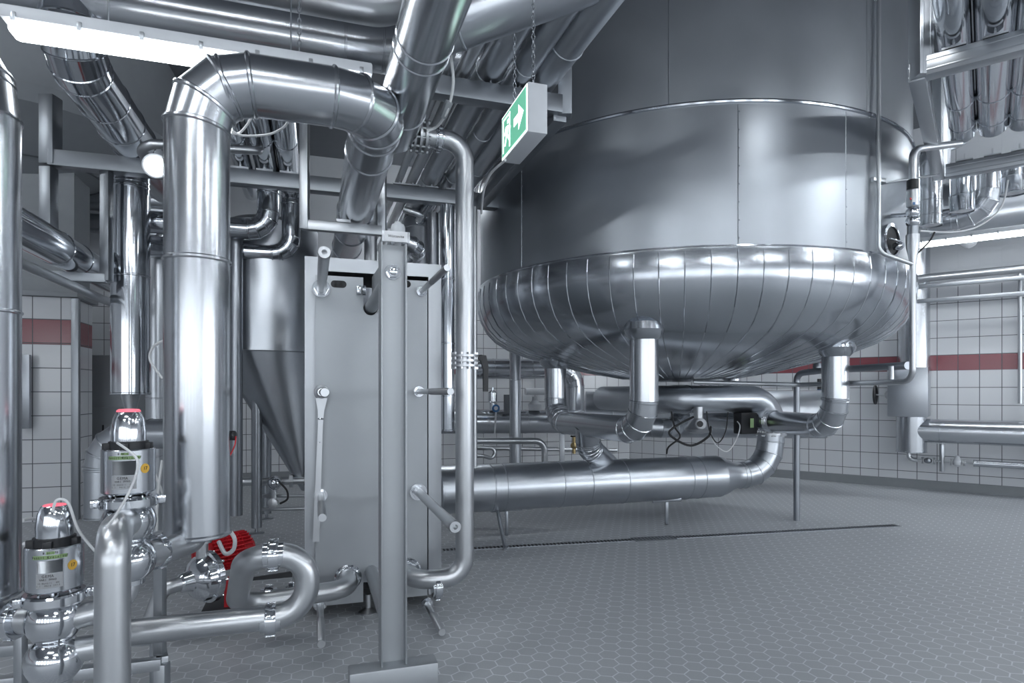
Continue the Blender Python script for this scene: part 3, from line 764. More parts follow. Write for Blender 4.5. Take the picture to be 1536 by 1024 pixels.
# guide bars and end post
pz1 = 1.935; pz0 = .275; PV = 2.86; pu_ = uof(590, PV)
bm = NB(); cyl(bm, uvz(kx, HV+1.05, pz1-.01), uvz(pu_, PV+.06, pz1), .04, 24); obj('upper_guide_bar', bm, PLATE, hx)
bm = NB(); cyl(bm, uvz(kx, HV+1.05, pz0), uvz(pu_, PV+.06, pz0), .04, 24); obj('lower_guide_bar', bm, PLATE, hx)
bm = NB()
prism(bm, [uvz(pu_-.005, PV+.06, pz1-.02), uvz(pu_-.005, PV+.06, 2.07), uvz(kx+.01, HV+.03, 2.12), uvz(kx+.01, HV+.03, pz1-.02)], U*.012); obj('gusset_plate', bm, PLATE, hx, smooth=False)
pw = .118; zp1 = CH+(HY-368)/F*2.86; zp0 = .146
bm = NB()
box(bm, uvz(pu_, PV+.03, (zp0+zp1)/2), (pw-.012, .008, zp1-zp0))
for s in (-1, 1): rbox(bm, uvz(pu_+s*(pw/2-.004), PV+.03, (zp0+zp1)/2), (.008, .12, zp1-zp0), b=.002)
post = obj('end_post', bm, POSTM, hx)
bm = NB(); lathe(bm, uvz(pu_, PV+.026, CH+(HY-411)/F*2.9), -W, [(.037, 0), (.037, .006)], 24); lathe(bm, uvz(pu_, PV+.02, CH+(HY-411)/F*2.9), -W, [(.029, 0), (.029, .02)], 6); lathe(bm, uvz(pu_, PV, CH+(HY-411)/F*2.9), -W, [(.019, 0), (.017, .014), (.01, .016)], 18); obj('post_bolt', bm, POL, post)
bm = NB(); rbox(bm, uvz(pu_+.0, PV-.0, .073), (.40, .11, .146), b=.008); obj('post_base', bm, POSTM, hx)
sgz = CH+(HY-358)/F*2.84
bm = NB(); rbox(bm, uvz(pu_+.008, PV-.035, sgz), (.104, .004, .048), b=.001); sp_ = obj('name_plate', bm, WHITE, hx, label='white name plate with small dark lettering')
bm = NB(); rbox(bm, uvz(pu_+.008, PV-.03, sgz), (.126, .004, .050), b=.001); obj('plate_holder', bm, GALV, sp_)
text('Würzevite', uvz(pu_+.008, PV-.0375, sgz), .017, U, Z, INK, sp_)
# nozzles
def nozzle(px, py):
    c = hz(px, py); bm = NB(); lathe(bm, c+W*.0, -W, [(.078, 0), (.082, .01), (.07, .022), (.062, .024)], 32); torus(bm, c-W*.02, W, .066, .008, 32); return obj('nozzle_ring', bm, POL, hx), c
_, nL = nozzle(522, 866); _, nR = nozzle(612, 856)

# spanner hanging from a tie bar
t = thing('spanner', 'long ring spanner hanging from the left middle tie bar of the heat exchanger', 'spanner', hz(477, 800, HV-.08))
vv = HV-.06; ca = onv(482.5, 588, vv); cb_ = onv(474, 812, vv)
bm = NB(); torus(bm, ca, W, .034, .011, 28, 8); obj('ring_head', bm, RAW, t)
bm = NB(); d = (cb_-ca).normalized()
pts = [ca+d*.035+U*.034, ca+d*.035-U*.034, ca+d*.11-U*.018, ca+d*.2-U*.014, cb_-U*.019, cb_+U*.019, ca+d*.2+U*.014, ca+d*.11+U*.018]
prism(bm, [q-W*.009 for q in pts], W*.018); obj('handle', bm, RAW, t)
bm = NB(); lathe(bm, ca+d*.155, d, [(.017, 0), (.02, .004), (.017, .01)], 16); lathe(bm, ca+d*.30-W*.009, -W, [(.004, 0), (.004, .002)], 10); obj('handle_collar', bm, POL, t)

# ------------------------------------------------------------ riser on the right of the heat exchanger
rv = 3.70
rb = onv(690, 876, rv); rzb = rb.z; rt = onv(697, 215, rv); 
rxy = onv(697, 600, rv)
nzR = V((nR.x, nR.y, nR.z))
a1 = nzR-W*.06; 
lowz = nR.z
fl_l = onv(600, 212, rv)
t = thing('product_riser', 'tall bare steel riser at the right of the heat exchanger with bolted flanges', 'pipe', V((rxy.x, rxy.y, .2)))
topz = onv(697, 213, rv).z
bm = NB(); sweep(bm, [nzR, uvz(nzR.dot(U), rv, lowz), V((rxy.x, rxy.y, lowz)), V((rxy.x, rxy.y, topz)), V((onv(628, 210, rv).x, onv(628, 210, rv).y, topz))], .057, R=.125, clad=False, n=32); run = obj('pipe_run', bm, RAW, t)
clamp(t, onv(655, 880, rv+.0)*1.0, U, .057, .03)
cc = V((rxy.x, rxy.y, onv(697, 541, rv).z)); flange(t, cc, Z, .057, w=.014, gap=.016, plates=3, rr=1.5, nb=10)
bm = NB(); beam(bm, cc+U*.07+Z*.02, cc+U*.11+Z*.02, .03, .035)
hp = [cc+U*.10+Z*.04, cc+U*.135+Z*.035, cc+U*.15-Z*.03, cc+U*.148-Z*.19, cc+U*.12-Z*.19, cc+U*.118-Z*.05, cc+U*.10+Z*.0]
prism(bm, [q-W*.012 for q in hp], W*.024); obj('valve_handle', bm, BLACK, t)
fc = V((onv(629, 210, rv).x, onv(629, 210, rv).y, topz)); flange(t, fc, U, .062, w=.014, gap=.02, plates=3, rr=1.6, nb=10)
clamp(t, V((onv(658, 213, rv).x, onv(658, 213, rv).y, topz)), U, .06, .025, label='bright clamp ring')
bm = NB(); q0 = fc-U*.03; lathe(bm, q0, -U, [(.085, 0), (.06, .05), (.055, .11)], 28); obj('reducer', bm, RAW, t)
cable('cable', 'pale cable with a plug hanging beside the upper flange of the tall riser', 'cable', [at(676, 80, 3.3), at(680, 120, 3.3), at(676, 150, 3.35), at(668, 172, 3.4), at(655, 190, 3.5), at(640, 196, 3.5)], .008, WHITEC)
bm = NB(); beam(bm, at(674, 152, 3.35), at(664, 176, 3.42), .035, .03); obj('cable_plug', bm, GREYP, label='grey connector plug on the pale cable by the upper flange', cat='plug')

# ------------------------------------------------------------ pipe loop in front of the heat exchanger
LV = 2.97
t = thing('pipe_loop', 'bare steel pipe loop low before the heat exchanger, with a long horizontal feed pipe', 'pipe', onv(380, 960, LV))
zl = onv(384, 928, LV).z; zu = onv(410, 832, LV).z
uS = onv(158, 930, LV).dot(U); uA = onv(461, 880, LV).dot(U); uB = onv(368, 840, LV).dot(U)
nzl = nL.z; vb = 3.70
uN = nL.dot(U); ulb = onv(357, 893, vb).dot(U)
bm = NB(); sweep(bm, [uvz(uS, LV, zl), uvz(uA, LV, zl), uvz(uA, LV, zu), uvz(uB, LV, zu), uvz(ulb, vb-.1, nzl), uvz(uN, vb, nzl), uvz(uN, HV, nzl)], .054, R=.145, clad=False, n=32); obj('pipe_run', bm, RAW, t)
clamp(t, onv(406, 929, LV), U, .052, .045); clamp(t, uvz(onv(410, 832, LV).dot(U), LV, zu), U, .052, .045)
clamp(t, uvz(onv(404, 885, vb).dot(U), vb-.04, nzl), U, .052, .045); clamp(t, uvz(onv(437, 885, vb).dot(U), vb-.02, nzl), U, .05, .03)
bm = NB(); c = uvz(onv(425, 860, vb).dot(U), vb-.06, onv(425, 862, vb).z)
prism(bm, [c-U*.17-Z*.0, c-U*.16+Z*.014, c+U*.05+Z*.03, c+U*.05-Z*.0], W*.02); obj('valve_handle', bm, BLACK, t)

# ------------------------------------------------------------ seat valves and big insulated pipes on the left
def mixproof(px, Y, ytop, lab, lower, lean):
    s = Y/F
    base = at(px, ytop+250, Y); cx = V((base.x, base.y, 0))
    def zz(dy): return CH-(ytop+dy-HY)*s
    t = thing('seat_valve', lab, 'valve', V((cx.x, cx.y, zz(250))))
    bm = NB(); lathe(bm, cx+Z*zz(50), Z, [(.063, 0), (.063, .045), (.057, .09), (.047, .115), (.043, .119)], 36); obj('control_head', bm, POL, t)
    bm = NB(); lathe(bm, cx+Z*zz(2.5), Z, [(.043, -.002), (.043, .003), (.036, .008), (.02, .009)], 30); obj('indicator_light', bm, REDT, t)
    bm = NB(); lathe(bm, cx+Z*zz(56), Z, [(.066, -.012), (.072, -.01), (.072, .022), (.066, .024)], 36)
    for a in (-2.4, -1.2, 0.1, 1.7): beam(bm, cx+Z*zz(54)+V((math.cos(a), math.sin(a), 0))*.06, cx+Z*zz(54)+V((math.cos(a), math.sin(a), 0))*.092, .03, .026)
    obj('collar', bm, BLACK, t)
    bt, bb = zz(58), zz(121)
    bm = NB(); lathe(bm, cx+Z*bb, Z, [(.02, -.006), (.092, -.006), (.0975, 0), (.0975, bt-bb-.004), (.094, bt-bb), (.02, bt-bb)], 56); act = obj('actuator', bm, CLAD, t)
    # labels wrapped on the cylinder
    def patch(a0, a1, z0, z1, mat, nm, rr=.0982, lab=None):
        bm = NB(); k = 12
        lo = [cx+V((math.sin(a0+(a1-a0)*i/k)*rr, -math.cos(a0+(a1-a0)*i/k)*rr, z0)) for i in range(k+1)]
        vs = [bm.verts.new(p) for p in lo]; vt = [bm.verts.new(p+Z*(z1-z0)) for p in lo]
        for i in range(k): bm.faces.new((vs[i], vs[i+1], vt[i+1], vt[i]))
        bmesh.ops.solidify(bm, geom=bm.faces[:], thickness=-.0004)
        return obj(nm, bm, mat, act, lab)
    H = bt-bb; fa = math.atan2(-cx.x, cx.y)     # azimuth of the side turned to the camera
    f0 = fa
    g1 = patch(f0-.75, f0+.42, bt-.035, bt-.022, GREENL, 'label_strip'); g2 = patch(f0-.28, f0+.0, bt-.019, bt-.009, GREENL, 'label_strip')
    wl = patch(f0-.62, f0+.28, bb+.016, bb+.066, LIGHTP, 'type_plate'); pt = patch(f0-.60, f0+.26, bb+.068, bt-.04, CLADM, 'data_plate')
    bm = NB(); a = f0+.62; n_ = V((math.sin(a), -math.cos(a), 0)); c = cx+n_*.0965+Z*(bb+H*.55)
    lathe(bm, c, n_, [(.018, 0), (.018, .002)], 28); st = obj('inspection_sticker', bm, YEL, act)
    text('17', c+n_*.0025, .018, V((math.cos(a), math.sin(a), 0)), Z, INK, st)
    def curved(s, a, z, size, parent, sp=.62):
        W_ = len(s)*size*sp
        for i, ch in enumerate(s):
            if ch == ' ': continue
            aa = a+(i+.5-len(s)/2)*size*sp/.0985
            n_ = V((math.sin(aa), -math.cos(aa), 0)); yield ch, cx+n_*.0990+Z*z, V((math.cos(aa), math.sin(aa), 0)), size
    def ctext(s, a, z, size, parent, sp=.62):
        me = None; bmm = NB()
        for ch, c, rt_, sz in curved(s, a, z, size, parent, sp):
            cu = bpy.data.curves.new('t', 'FONT'); cu.body = ch; cu.size = sz; cu.align_x = 'CENTER'; cu.align_y = 'CENTER'
            o = bpy.data.objects.new('t', cu); C.objects.link(o); bpy.context.view_layer.update()
            m_ = bpy.data.meshes.new_from_object(o); bpy.data.objects.remove(o)
            for v in m_.vertices: v.co = c+rt_*v.co.x+Z*v.co.y
            bmm.from_mesh(m_); bpy.data.meshes.remove(m_)
        obj('lettering', bmm, INK, parent, smooth=False)
    ctext('Ventil Kreislauf', f0-.16, bt-.0285, .0125, g1); ctext('8.31.170', f0-.14, bt-.014, .010, g2)
    ctext('GEMA', f0-.22, bb+.057, .013, wl, .75); ctext('VARI PM40', f0-.22, bb+.045, .010, wl); ctext('10-0642/1  DN', f0-.22, bb+.033, .007, wl, .8); ctext('2.1  PN10 2013', f0-.22, bb+.024, .007, wl, .8)
    # stem, lantern, clamp and housing
    zf = zz(134)
    bm = NB(); cyl(bm, cx+Z*(zf-.01), cx+Z*(bb+.0), .018, 18)
    for a in (.6, 2.2, 3.9, 5.4): cyl(bm, cx+Z*(zf-.01)+V((math.cos(a), math.sin(a), 0))*.05, cx+Z*bb+V((math.cos(a), math.sin(a), 0))*.05, .006, 8)
    obj('stem', bm, POL, t)
    bm = NB(); lathe(bm, cx+Z*zf, Z, [(.03, .004), (.082, .004), (.086, .012), (.103, .012), (.108, .005), (.108, -.022), (.103, -.028), (.05, -.028)], 48)
    cl = obj('housing_clamp', bm, POL, t)
    for a in (f0+math.pi*.5, f0-math.pi*.5+.1):
        bm = NB(); n_ = V((math.sin(a), -math.cos(a), 0)); rbox(bm, cx+n_*.118+Z*(zf-.008), (.03, .028, .032), (n_, n_.cross(Z), Z), .004)
        cyl(bm, cx+n_*.118+Z*(zf-.008)-n_.cross(Z)*.03, cx+n_*.118+Z*(zf-.008)+n_.cross(Z)*.03, .007, 10)
        obj('clamp_bolt', bm, POL, cl)
    c1 = zf-.028-.06
    bm = NB(); sphere(bm, cx+Z*c1, .101, (1, 1, .92), 40); sphere(bm, cx+Z*(c1-.145), .103, (1, 1, .88), 40); cyl(bm, cx+Z*(c1+.0), cx+Z*(zf-.02), .07, 32)
    lathe(bm, cx+Z*(c1-.235), Z, [(.06, 0), (.062, .04)], 32)
    hs = obj('valve_housing', bm, POL, t)
    for ch in t.children_recursive:
        if ch.type == 'MESH':
            l = t.location
            for v in ch.data.vertices: v.co.x *= lean; v.co.y *= lean
    return t, cx, c1, c1-.145, act, bt
V1, c1x, v1a, v1b, act1, bt1 = mixproof(82, 2.2, 757, 'seat valve with pink indicator light at lower left, the nearer and lower of two', 0, .90)
V2, c2x, v2a, v2b, act2, bt2 = mixproof(193, 2.35, 614, 'seat valve with pink indicator light beside the tall insulated pipe, the higher of two', 0, .93)
# cables of the valves
cable('control_cable', None, None, [c1x+V((.03, -.05, bt1+.125)), c1x+V((.045, -.05, bt1+.165)), c1x+V((.07, -.03, bt1+.15)), c1x+V((.085, 0, bt1+.05)), c1x+V((.11, .05, bt1-.04))], .005, WHITEC, V1)
cable('control_cable', None, None, [at(176, 664, 2.2), at(193, 676, 2.15), at(206, 690, 2.14), at(204, 712, 2.14), at(190, 745, 2.13), at(172, 775, 2.0), at(160, 790, 1.93)], .0045, WHITEC, V2)

# big insulated pipe A at the frame edge
aY = 2.2; ax_ = at(-32, 600, aY)
pipe('insulated_pipe', 'tall insulated pipe at the left frame edge, only its right half in view', 'pipe',
     [at(-32, 893, aY), at(-32, 40, aY), at(-32, 40, aY)-U*1.6+W*.8], .122, CLAD, R=.33, seams=(1.02, 1.83), nseg=4)
t = pipe('bare_pipe', 'bare steel pipe bending from below the left-edge insulated pipe into the lower seat valve', 'pipe',
     [at(-32, 889, aY), V((ax_.x, ax_.y, v1a)), V((c1x.x-.05, c1x.y, v1a))], .052, RAW, clad=False, R=.1)
clamp(t, V((c1x.x-.14, c1x.y, v1a)), V((1, 0, 0)), .052, .03)
# big insulated pipe B over the top
bY = 2.68; bv = onv(296, 500, 1).dot(W); bp0 = at(296, 800, bY); BV = bp0.dot(W); bz = 2.77
ub = bp0.dot(U); u2 = onv(571, 150, BV).dot(U)
t = thing('insulated_pipe', 'thick insulated pipe rising in front, arching over and running back through a hanging frame', 'pipe', bp0)
bm = NB(); sweep(bm, [bp0, uvz(ub, BV, bz), uvz(u2, BV, bz), uvz(u2, BV+5.0, bz)], .131, R=.22, nseg=3, seams=(1.19, 2.0, 2.9, 3.2, 4.4, 5.0, 5.6), n=56, bead=.007); obj('cladding', bm, CLAD, t)
bm = NB(); box(bm, uvz(onv(296, 430, BV-.15).dot(U)+.12, BV-.085, 1.6), (.004, .004, 1.0)) ; bm.free()
cB = bp0+Z*.01
pz = at(235, 826, 2.4)
t3 = pipe('bare_pipe', 'bare steel bend leaving the foot of the tall insulated pipe towards the higher seat valve', 'pipe',
     [cB+Z*.03, V((cB.x, cB.y, v2b)), V((c2x.x+.03, c2x.y, v2b))], .052, RAW, clad=False, R=.11)
dq = (V((cB.x, cB.y, v2b))-V((c2x.x, c2x.y, v2b))).normalized()
clamp(t3, V((c2x.x, c2x.y, v2b))+dq*.125, dq, .052, .03)
# pipe C in the very foreground
cY = 2.0; cb0 = at(169, 1100, cY); topC = at(169, 780, cY); topC = V((cb0.x, cb0.y, topC.z))
pipe('bare_pipe', 'upright bare steel pipe closest to the camera at lower left', 'pipe',
     [V((cb0.x, cb0.y, 0)), V((cb0.x, cb0.y, v2a+.045)), V((c2x.x, c2x.y, v2a))], .0515, RAW, clad=False, R=.10, n=40)
# link between the two valves
pipe('bare_pipe', 'bare steel pipe dropping from the higher seat valve, bending left behind the nearest pipe', 'pipe',
     [V((c2x.x, c2x.y, v2b-.07)), V((c2x.x, c2x.y, v1a+.005)), V((c1x.x+.05, c1x.y, v1a))], .045, RAW, clad=False, R=.12)
pipe('bare_pipe', 'short bare steel pipe leaving the lower bulb of the nearer seat valve', 'pipe',
     [V((c1x.x+.03, c1x.y+.02, v1b+.02)), V((c1x.x+.14, c1x.y+.05, v1b+.03))], .045, RAW, clad=False)

# skid frame of square tube
sk = thing('skid_frame', 'low square-tube steel skid frame under the seat valves', 'frame', at(240, 1000, 2.7)*1.0)
zs = .215
fr_ = at(250, 985, 0.1); 
def skp(px, Y, z): return V(((px-CX)/F*Y, Y, z))
A_ = skp(243, 2.68, zs); B_ = skp(-60, 2.45, zs); C_ = skp(236, 2.95, zs); D_ = skp(-20, 2.8, zs)
for nm, a, b, w in (('rail', A_, B_, .05), ('rail', C_, D_, .05), ('rail', A_, C_, .05), ('post', skp(240, 2.72, zs), skp(240, 2.72, 0.78), .04), ('post', skp(31, 2.45, zs), skp(31, 2.45, .45), .035),
                    ('leg', A_, V((A_.x, A_.y, 0)), .05), ('leg', C_, V((C_.x, C_.y, 0)), .05), ('leg', skp(31, 2.5, zs), skp(31, 2.5, 0), .05)):
    bm = NB(); beam(bm, a, b, w, w, .004); obj(nm, bm, GALV, sk)
bm = NB(); prism(bm, [A_+U*.03-Z*.02, A_-U*.06-Z*.02, A_-U*.06+W*.001-Z*.10], W*.01); bm.free()

# red pump behind
t = thing('centrifugal_pump', 'steel centrifugal pump with a red finned motor behind the tall insulated pipe', 'pump', skp(320, 3.7, 0))
pc = at(298, 868, 3.45)
pd = V((.55, .84, 0)).normalized()
bm = NB(); lathe(bm, pc, pd, [(.03, -.12), (.05, -.10), (.06, -.05), (.10, -.03), (.125, 0), (.13, .04), (.145, .045), (.145, .075), (.12, .08)], 40); 
for i in range(8):
    a = math.pi/4*i; x, y = frame_of(pd); cyl(bm, pc+(x*math.cos(a)+y*math.sin(a))*.135+pd*.03, pc+(x*math.cos(a)+y*math.sin(a))*.135+pd*.09, .008, 8)
obj('volute', bm, POL, t)
bm = NB(); sweep(bm, [pc-pd*.1, pc-pd*.2, pc-pd*.2-Z*.15-U*.05], .04, clad=False, R=.06, n=20); cyl(bm, pc+Z*.1+pd*.02, pc+Z*.3+pd*.02, .032, 18); lathe(bm, pc+Z*.2+pd*.02, Z, [(.05, 0), (.05, .02)], 20); obj('pump_port', bm, RAW, t)
mc = at(334, 828, 3.85)
bm = NB(); lathe(bm, mc-pd*.14, pd, [(.075, 0), (.085, .02), (.085, .3), (.06, .33)], 28)
x, y = frame_of(pd)
for i in range(28):
    a = 2*math.pi*i/28; o = x*math.cos(a)+y*math.sin(a); box(bm, mc+o*.095+pd*.02, (.006, .26, .035), (o.cross(pd), pd, o))
for i in range(12): skin(bm, [ring(mc-pd*(.14-.02*i), x, y, .09, 24), ring(mc-pd*(.14-.02*i-.004), x, y, .115, 24), ring(mc-pd*(.14-.02*i-.008), x, y, .09, 24)])
obj('motor', bm, RED, t)
bm = NB(); box(bm, V((pc.x+.06, pc.y+.34, .12)), (.12, .16, .24)); obj('motor_foot', bm, RED, t, smooth=False)
bm = NB(); rbox(bm, V((pc.x+.02, pc.y+.3, .055)), (.26, .4, .09)); obj('base_plate', bm, BLACK, t)
cable('cable', 'thick grey cable looping over the red pump motor', 'cable', [at(344, 795, 3.6), at(352, 808, 3.55), at(350, 824, 3.55), at(338, 830, 3.55), at(328, 812, 3.6)], .012, LIGHTP)

# ------------------------------------------------------------ second vessel (cone bottom) and its legs
cc2 = at(402, 450, 6.3); vr = .49; zc = at(402, 525, 6.3).z; apex = at(458, 735, 6.3)
t = thing('cone_tank', 'smaller upright tank with a skewed conical bottom standing behind the heat exchanger', 'tank', V((cc2.x, cc2.y, 0)))
bm = NB(); skin(bm, [ring(V((cc2.x, cc2.y, z)), V((1, 0, 0)), V((0, 1, 0)), r, 64) for r, z in ((vr, zc), (vr, 3.05), (.35, 3.12), (.02, 3.14))]); obj('shell', bm, CLADM, t)
bm = NB(); skin(bm, [ring(V((cc2.x, cc2.y, zc)), V((1, 0, 0)), V((0, 1, 0)), vr+.01, 64), ring(V((cc2.x, cc2.y, zc-.03)), V((1, 0, 0)), V((0, 1, 0)), vr+.01, 64),
       ring(V((cc2.x, cc2.y, zc-.04)), V((1, 0, 0)), V((0, 1, 0)), vr, 64), ring(apex, V((1, 0, 0)), V((0, 1, 0)), .04, 64)]); obj('cone', bm, CLADM, t)
for px, Y in ((385, 6.05), (354, 5.7), (400, 6.75), (470, 6.2)):
    q = skp(px, Y, 0); bm = NB(); cyl(bm, q+Z*(.06 if px != 354 else .25), q+Z*(zc+.05 if px != 354 else 2.9), .05 if px != 354 else .058, 24)
    if px != 354: cyl(bm, q+Z*.01, q+Z*.08, .015, 10); lathe(bm, q, Z, [(.07, 0), (.07, .01), (.03, .015)], 20)
    if px != 354: obj('leg', bm, DARKP, t)
    else: obj('hanging_pipe', bm, DARKP, label='upright dull steel pipe between the thick insulated pipe and the cone tank', cat='pipe')
t = thing('sampling_valve', 'small valve assembly on a horizontal line below the cone tank', 'valve', at(412, 760, 6.1))
bm = NB(); cyl(bm, at(345, 723, 6.2), at(470, 720, 6.2), .04, 16); cyl(bm, at(390, 744, 6.2), at(470, 743, 6.2), .018, 12); cyl(bm, at(390, 764, 6.2), at(470, 762, 6.2), .018, 12); obj('pipe_run', bm, RAW, t)
bm = NB(); sphere(bm, at(412, 724, 6.1), .07); cyl(bm, at(412, 730, 6.1), at(411, 755, 6.1), .025, 12); obj('valve_body', bm, POL, t)
bm = NB(); lathe(bm, at(411, 754, 6.1), V((0, -1, 0)), [(.05, 0), (.05, .04), (.03, .045)], 20); obj('sampling_port', bm, RAW, t)
bm = NB(); lathe(bm, at(437, 721, 6.2)-U*.02, U, [(.07, 0), (.07, .035)], 6); obj('union_nut', bm, RAW, t)
cable('hose', None, None, [at(418, 722, 6.0), at(430, 735, 6.0), at(431, 748, 6.0), at(420, 755, 6.0)], .01, RUBBER, t)

# ------------------------------------------------------------ overhead: long beam, racks, pipes
BVV = 5.62; zb2 = 3.20
ub0 = onv(75, 240, BVV).dot(U); ub1 = onv(705, 300, BVV).dot(U)
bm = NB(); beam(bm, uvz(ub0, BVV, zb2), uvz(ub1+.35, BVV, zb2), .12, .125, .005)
lb = obj('support_beam', bm, DIMP, label='long horizontal steel beam crossing behind the thick insulated pipe', cat='beam', base=uvz(ub0, BVV, zb2))
for px, yt in ((76, -200), (790, -200)):
    q = onv(px, 240, BVV); bm = NB(); beam(bm, V((q.x, q.y, zb2-.05 if px == 76 else zb2)), V((q.x, q.y, 3.68 if px == 76 else CZ)), .11, .11, .005); obj('hanger_post', bm, DIMP, lb)
q = onv(73, 260, BVV); bm = NB(); beam(bm, V((q.x, q.y, 2.5)), V((q.x, q.y, zb2-.07)), .09, .09); obj('lower_post', bm, DIMP, lb)
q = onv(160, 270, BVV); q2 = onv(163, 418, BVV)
bm = NB(); beam(bm, V((q.x, q.y, zb2-.06)), V((q.x, q.y, q2.z-.02)), .07, .07); obj('lower_post', bm, DIMP, lb)
bm = NB(); e_ = onv(80, 408, BVV); e_.z = q2.z; beam(bm, V((q.x, q.y, q2.z)), e_, .07, .07); obj('lower_arm', bm, DIMP, lb)
# upper beam near the exit sign
UV_ = at(660, 138, 3.7).dot(W); a = onv(600, 128, UV_); a.z = zb2+.02; b = at(833, 160, 0.1); ue = onv(840, 160, UV_).dot(U)
bm = NB(); beam(bm, uvz(a.dot(U), UV_, zb2+.03), uvz(ue, UV_, zb2+.03), .1, .115, .005); ubm = obj('support_beam', bm, DIMP, label='horizontal steel beam behind the green exit sign', cat='beam')
q = uvz(ue+.03, UV_, 0); bm = NB(); beam(bm, V((q.x, q.y, zb2-.03)), V((q.x, q.y, CZ)), .09, .09, .004); obj('hanger_post', bm, DIMP, ubm)
bm = NB(); beam(bm, uvz(ue, UV_, zb2-.02), uvz(ue-.0, BVV, zb2-.02), .09, .09, .004); obj('side_rail', bm, DIMP, ubm)
# bright hanging frame
FV = 4.65; f0 = onv(457, 341, FV); f1 = onv(573, 341, FV); fz = 2.595
t = thing('pipe_hanger', 'bright rectangular hanging frame of flat steel carrying the thick insulated pipe above the heat exchanger', 'frame', f0)
for px in (457, 573):
    q = onv(px, 300, FV); bm = NB(); beam(bm, V((q.x, q.y, fz-.03)), V((q.x, q.y, 3.35 if px == 457 else 3.35)), .06, .06, .004); obj('upright', bm, GALV, t)
bm = NB(); q0 = onv(455, 300, FV); q1 = onv(576, 300, FV); beam(bm, V((q0.x, q0.y, fz)), V((q1.x, q1.y, fz)), .06, .07, .004); obj('cross_bar', bm, GALV, t)
bm = NB(); q = onv(457, 190, FV); box(bm, V((q.x, q.y, 3.36)), (.3, .12, .02)); obj('top_plate', bm, GALV, t, smooth=False)
bm = NB(); q = onv(515, 335, FV); box(bm, V((q.x, q.y, fz+.045)), (.1, .08, .02)); obj('pipe_shoe', bm, GALV, t, smooth=False)

def vpipe(px, py, Y, r, v0, v1, mat=CLAD, **k):
    """pipe running down the hall through the point seen at px,py at distance Y; v0,v1 = extent down the hall"""
    p = at(px, py, Y); v = p.dot(W); return [p+W*(v0-v), p+W*(v1-v)]
# E: large bright pipe top centre
pe = vpipe(636, 60, 2.7, .125, 1.5, at(597, 185, 3.54).dot(W)+.12)
pipe('insulated_pipe', 'bright thick insulated pipe running back from the top centre to a bolted flange', 'pipe', pe, .126, CLAD, seams=(.6, 1.15, 1.25, 1.85), n=56)
# F pipes crossing at the very top
q = onv(540, 68, 4.31); 
pipe('insulated_pipe', 'thick horizontal insulated pipe along the top left above the long lamp, lower of two', 'pipe', [q-U*5.0, q+U*1.2], .155, CLAD, seams=(1.5, 3.2, 3.35, 4.9, 5.15, 5.6), n=48)
q = onv(560, 3, 3.62)
pipe('insulated_pipe', 'horizontal pipe at the very top left, upper of two, bending up behind the bright pipe', 'pipe', [q-U*3.6, q+U*.10, q+U*.45+Z*.45], .125, RAW, clad=False, R=.25, n=48)
g0 = at(655, 46, 3.15); gd = (at(900, -40, 3.0)-g0).normalized()
pipe('insulated_pipe', 'thick insulated pipe crossing from the top centre towards the upper right above the exit sign', 'pipe', [g0, g0+gd*2.4], .125, CLADM, seams=(.12, .9, 1.8), n=48)
# bundle running down the hall above the beams
for i, (px, py, Y, r, v0, v1, m_) in enumerate((
    (828, 96, 3.75, .10, 2.35, 7.5, CLADM), (738, 100, 3.75, .085, 2.75, 8.5, CLADM), (782, 112, 3.8, .07, 2.6, 8.5, CLADM), (690, 98, 3.8, .045, 3.0, 8.5, RAW), (660, 100, 3.8, .03, 3.0, 8.5, RAW))):
    pts = vpipe(px, py, Y, r, v0, v1)
    zc_ = zb2+.10+r; 
    for q in pts: q.z = zc_
    # keep the pixel column at the near beam
    lab = ('wide dull pipe of the overhead bundle, nearest the big tank above the exit sign', 'medium dull pipe of the overhead bundle, left of the sign chain', 'medium dull pipe of the overhead bundle, directly behind the exit sign chains',
           'narrow bare pipe of the overhead bundle, next to the dangling cable', 'thinnest bare pipe of the overhead bundle, leftmost beside the bright thick pipe')[i]
    t = pipe('overhead_pipe', lab, 'pipe', pts, r, m_, seams=(.9, 1.9, 2.9, 3.9), clad=m_ is CLADM, group='overhead pipe bundle beside the tank', n=32)
    for v_ in (UV_, BVV):
        bm = NB(); c = pts[0]+W*(v_-pts[0].dot(W)); box(bm, V((c.x, c.y, zb2+.078)), (.12, .08, .012)); box(bm, V((c.x, c.y, zb2+.092)), (.012, .05, .04))
        obj('pipe_shoe', bm, GALV, t, smooth=False)
# D0 slanting duct upper left
dz = zb2+.065+.155
q = onv(198, 214, BVV); q.z = dz
pipe('overhead_duct', 'wide shiny duct slanting from the upper left lamp back to the long beam', 'duct', [q-W*1.30+Z*.35, q-W*1.30, q+W*1.2], .165, SHINY, R=.2, seams=(.85, 1.25, 1.6), n=48)
# vertical insulated pipe behind valve 2
q = skp(196, 5.15, 0)
t = thing('insulated_riser', 'upright dark shiny insulated pipe ending in a cone above the higher seat valve', 'pipe', V((q.x, q.y, 1.2)))
zt_ = CH+(HY-264)/F*5.15; zb_ = CH-(590-HY)/F*5.15
bm = NB(); sweep(bm, [V((q.x, q.y, zb_)), V((q.x, q.y, zt_))], .145, seams=(.98, 1.72, 1.76), n=48, bead=.006); obj('cladding', bm, SHINY, t)
bm = NB(); lathe(bm, V((q.x, q.y, zb_)), -Z, [(.075, 0), (.045, .13), (.04, .2), (.04, .9)], 28); obj('cone', bm, RAW, t)
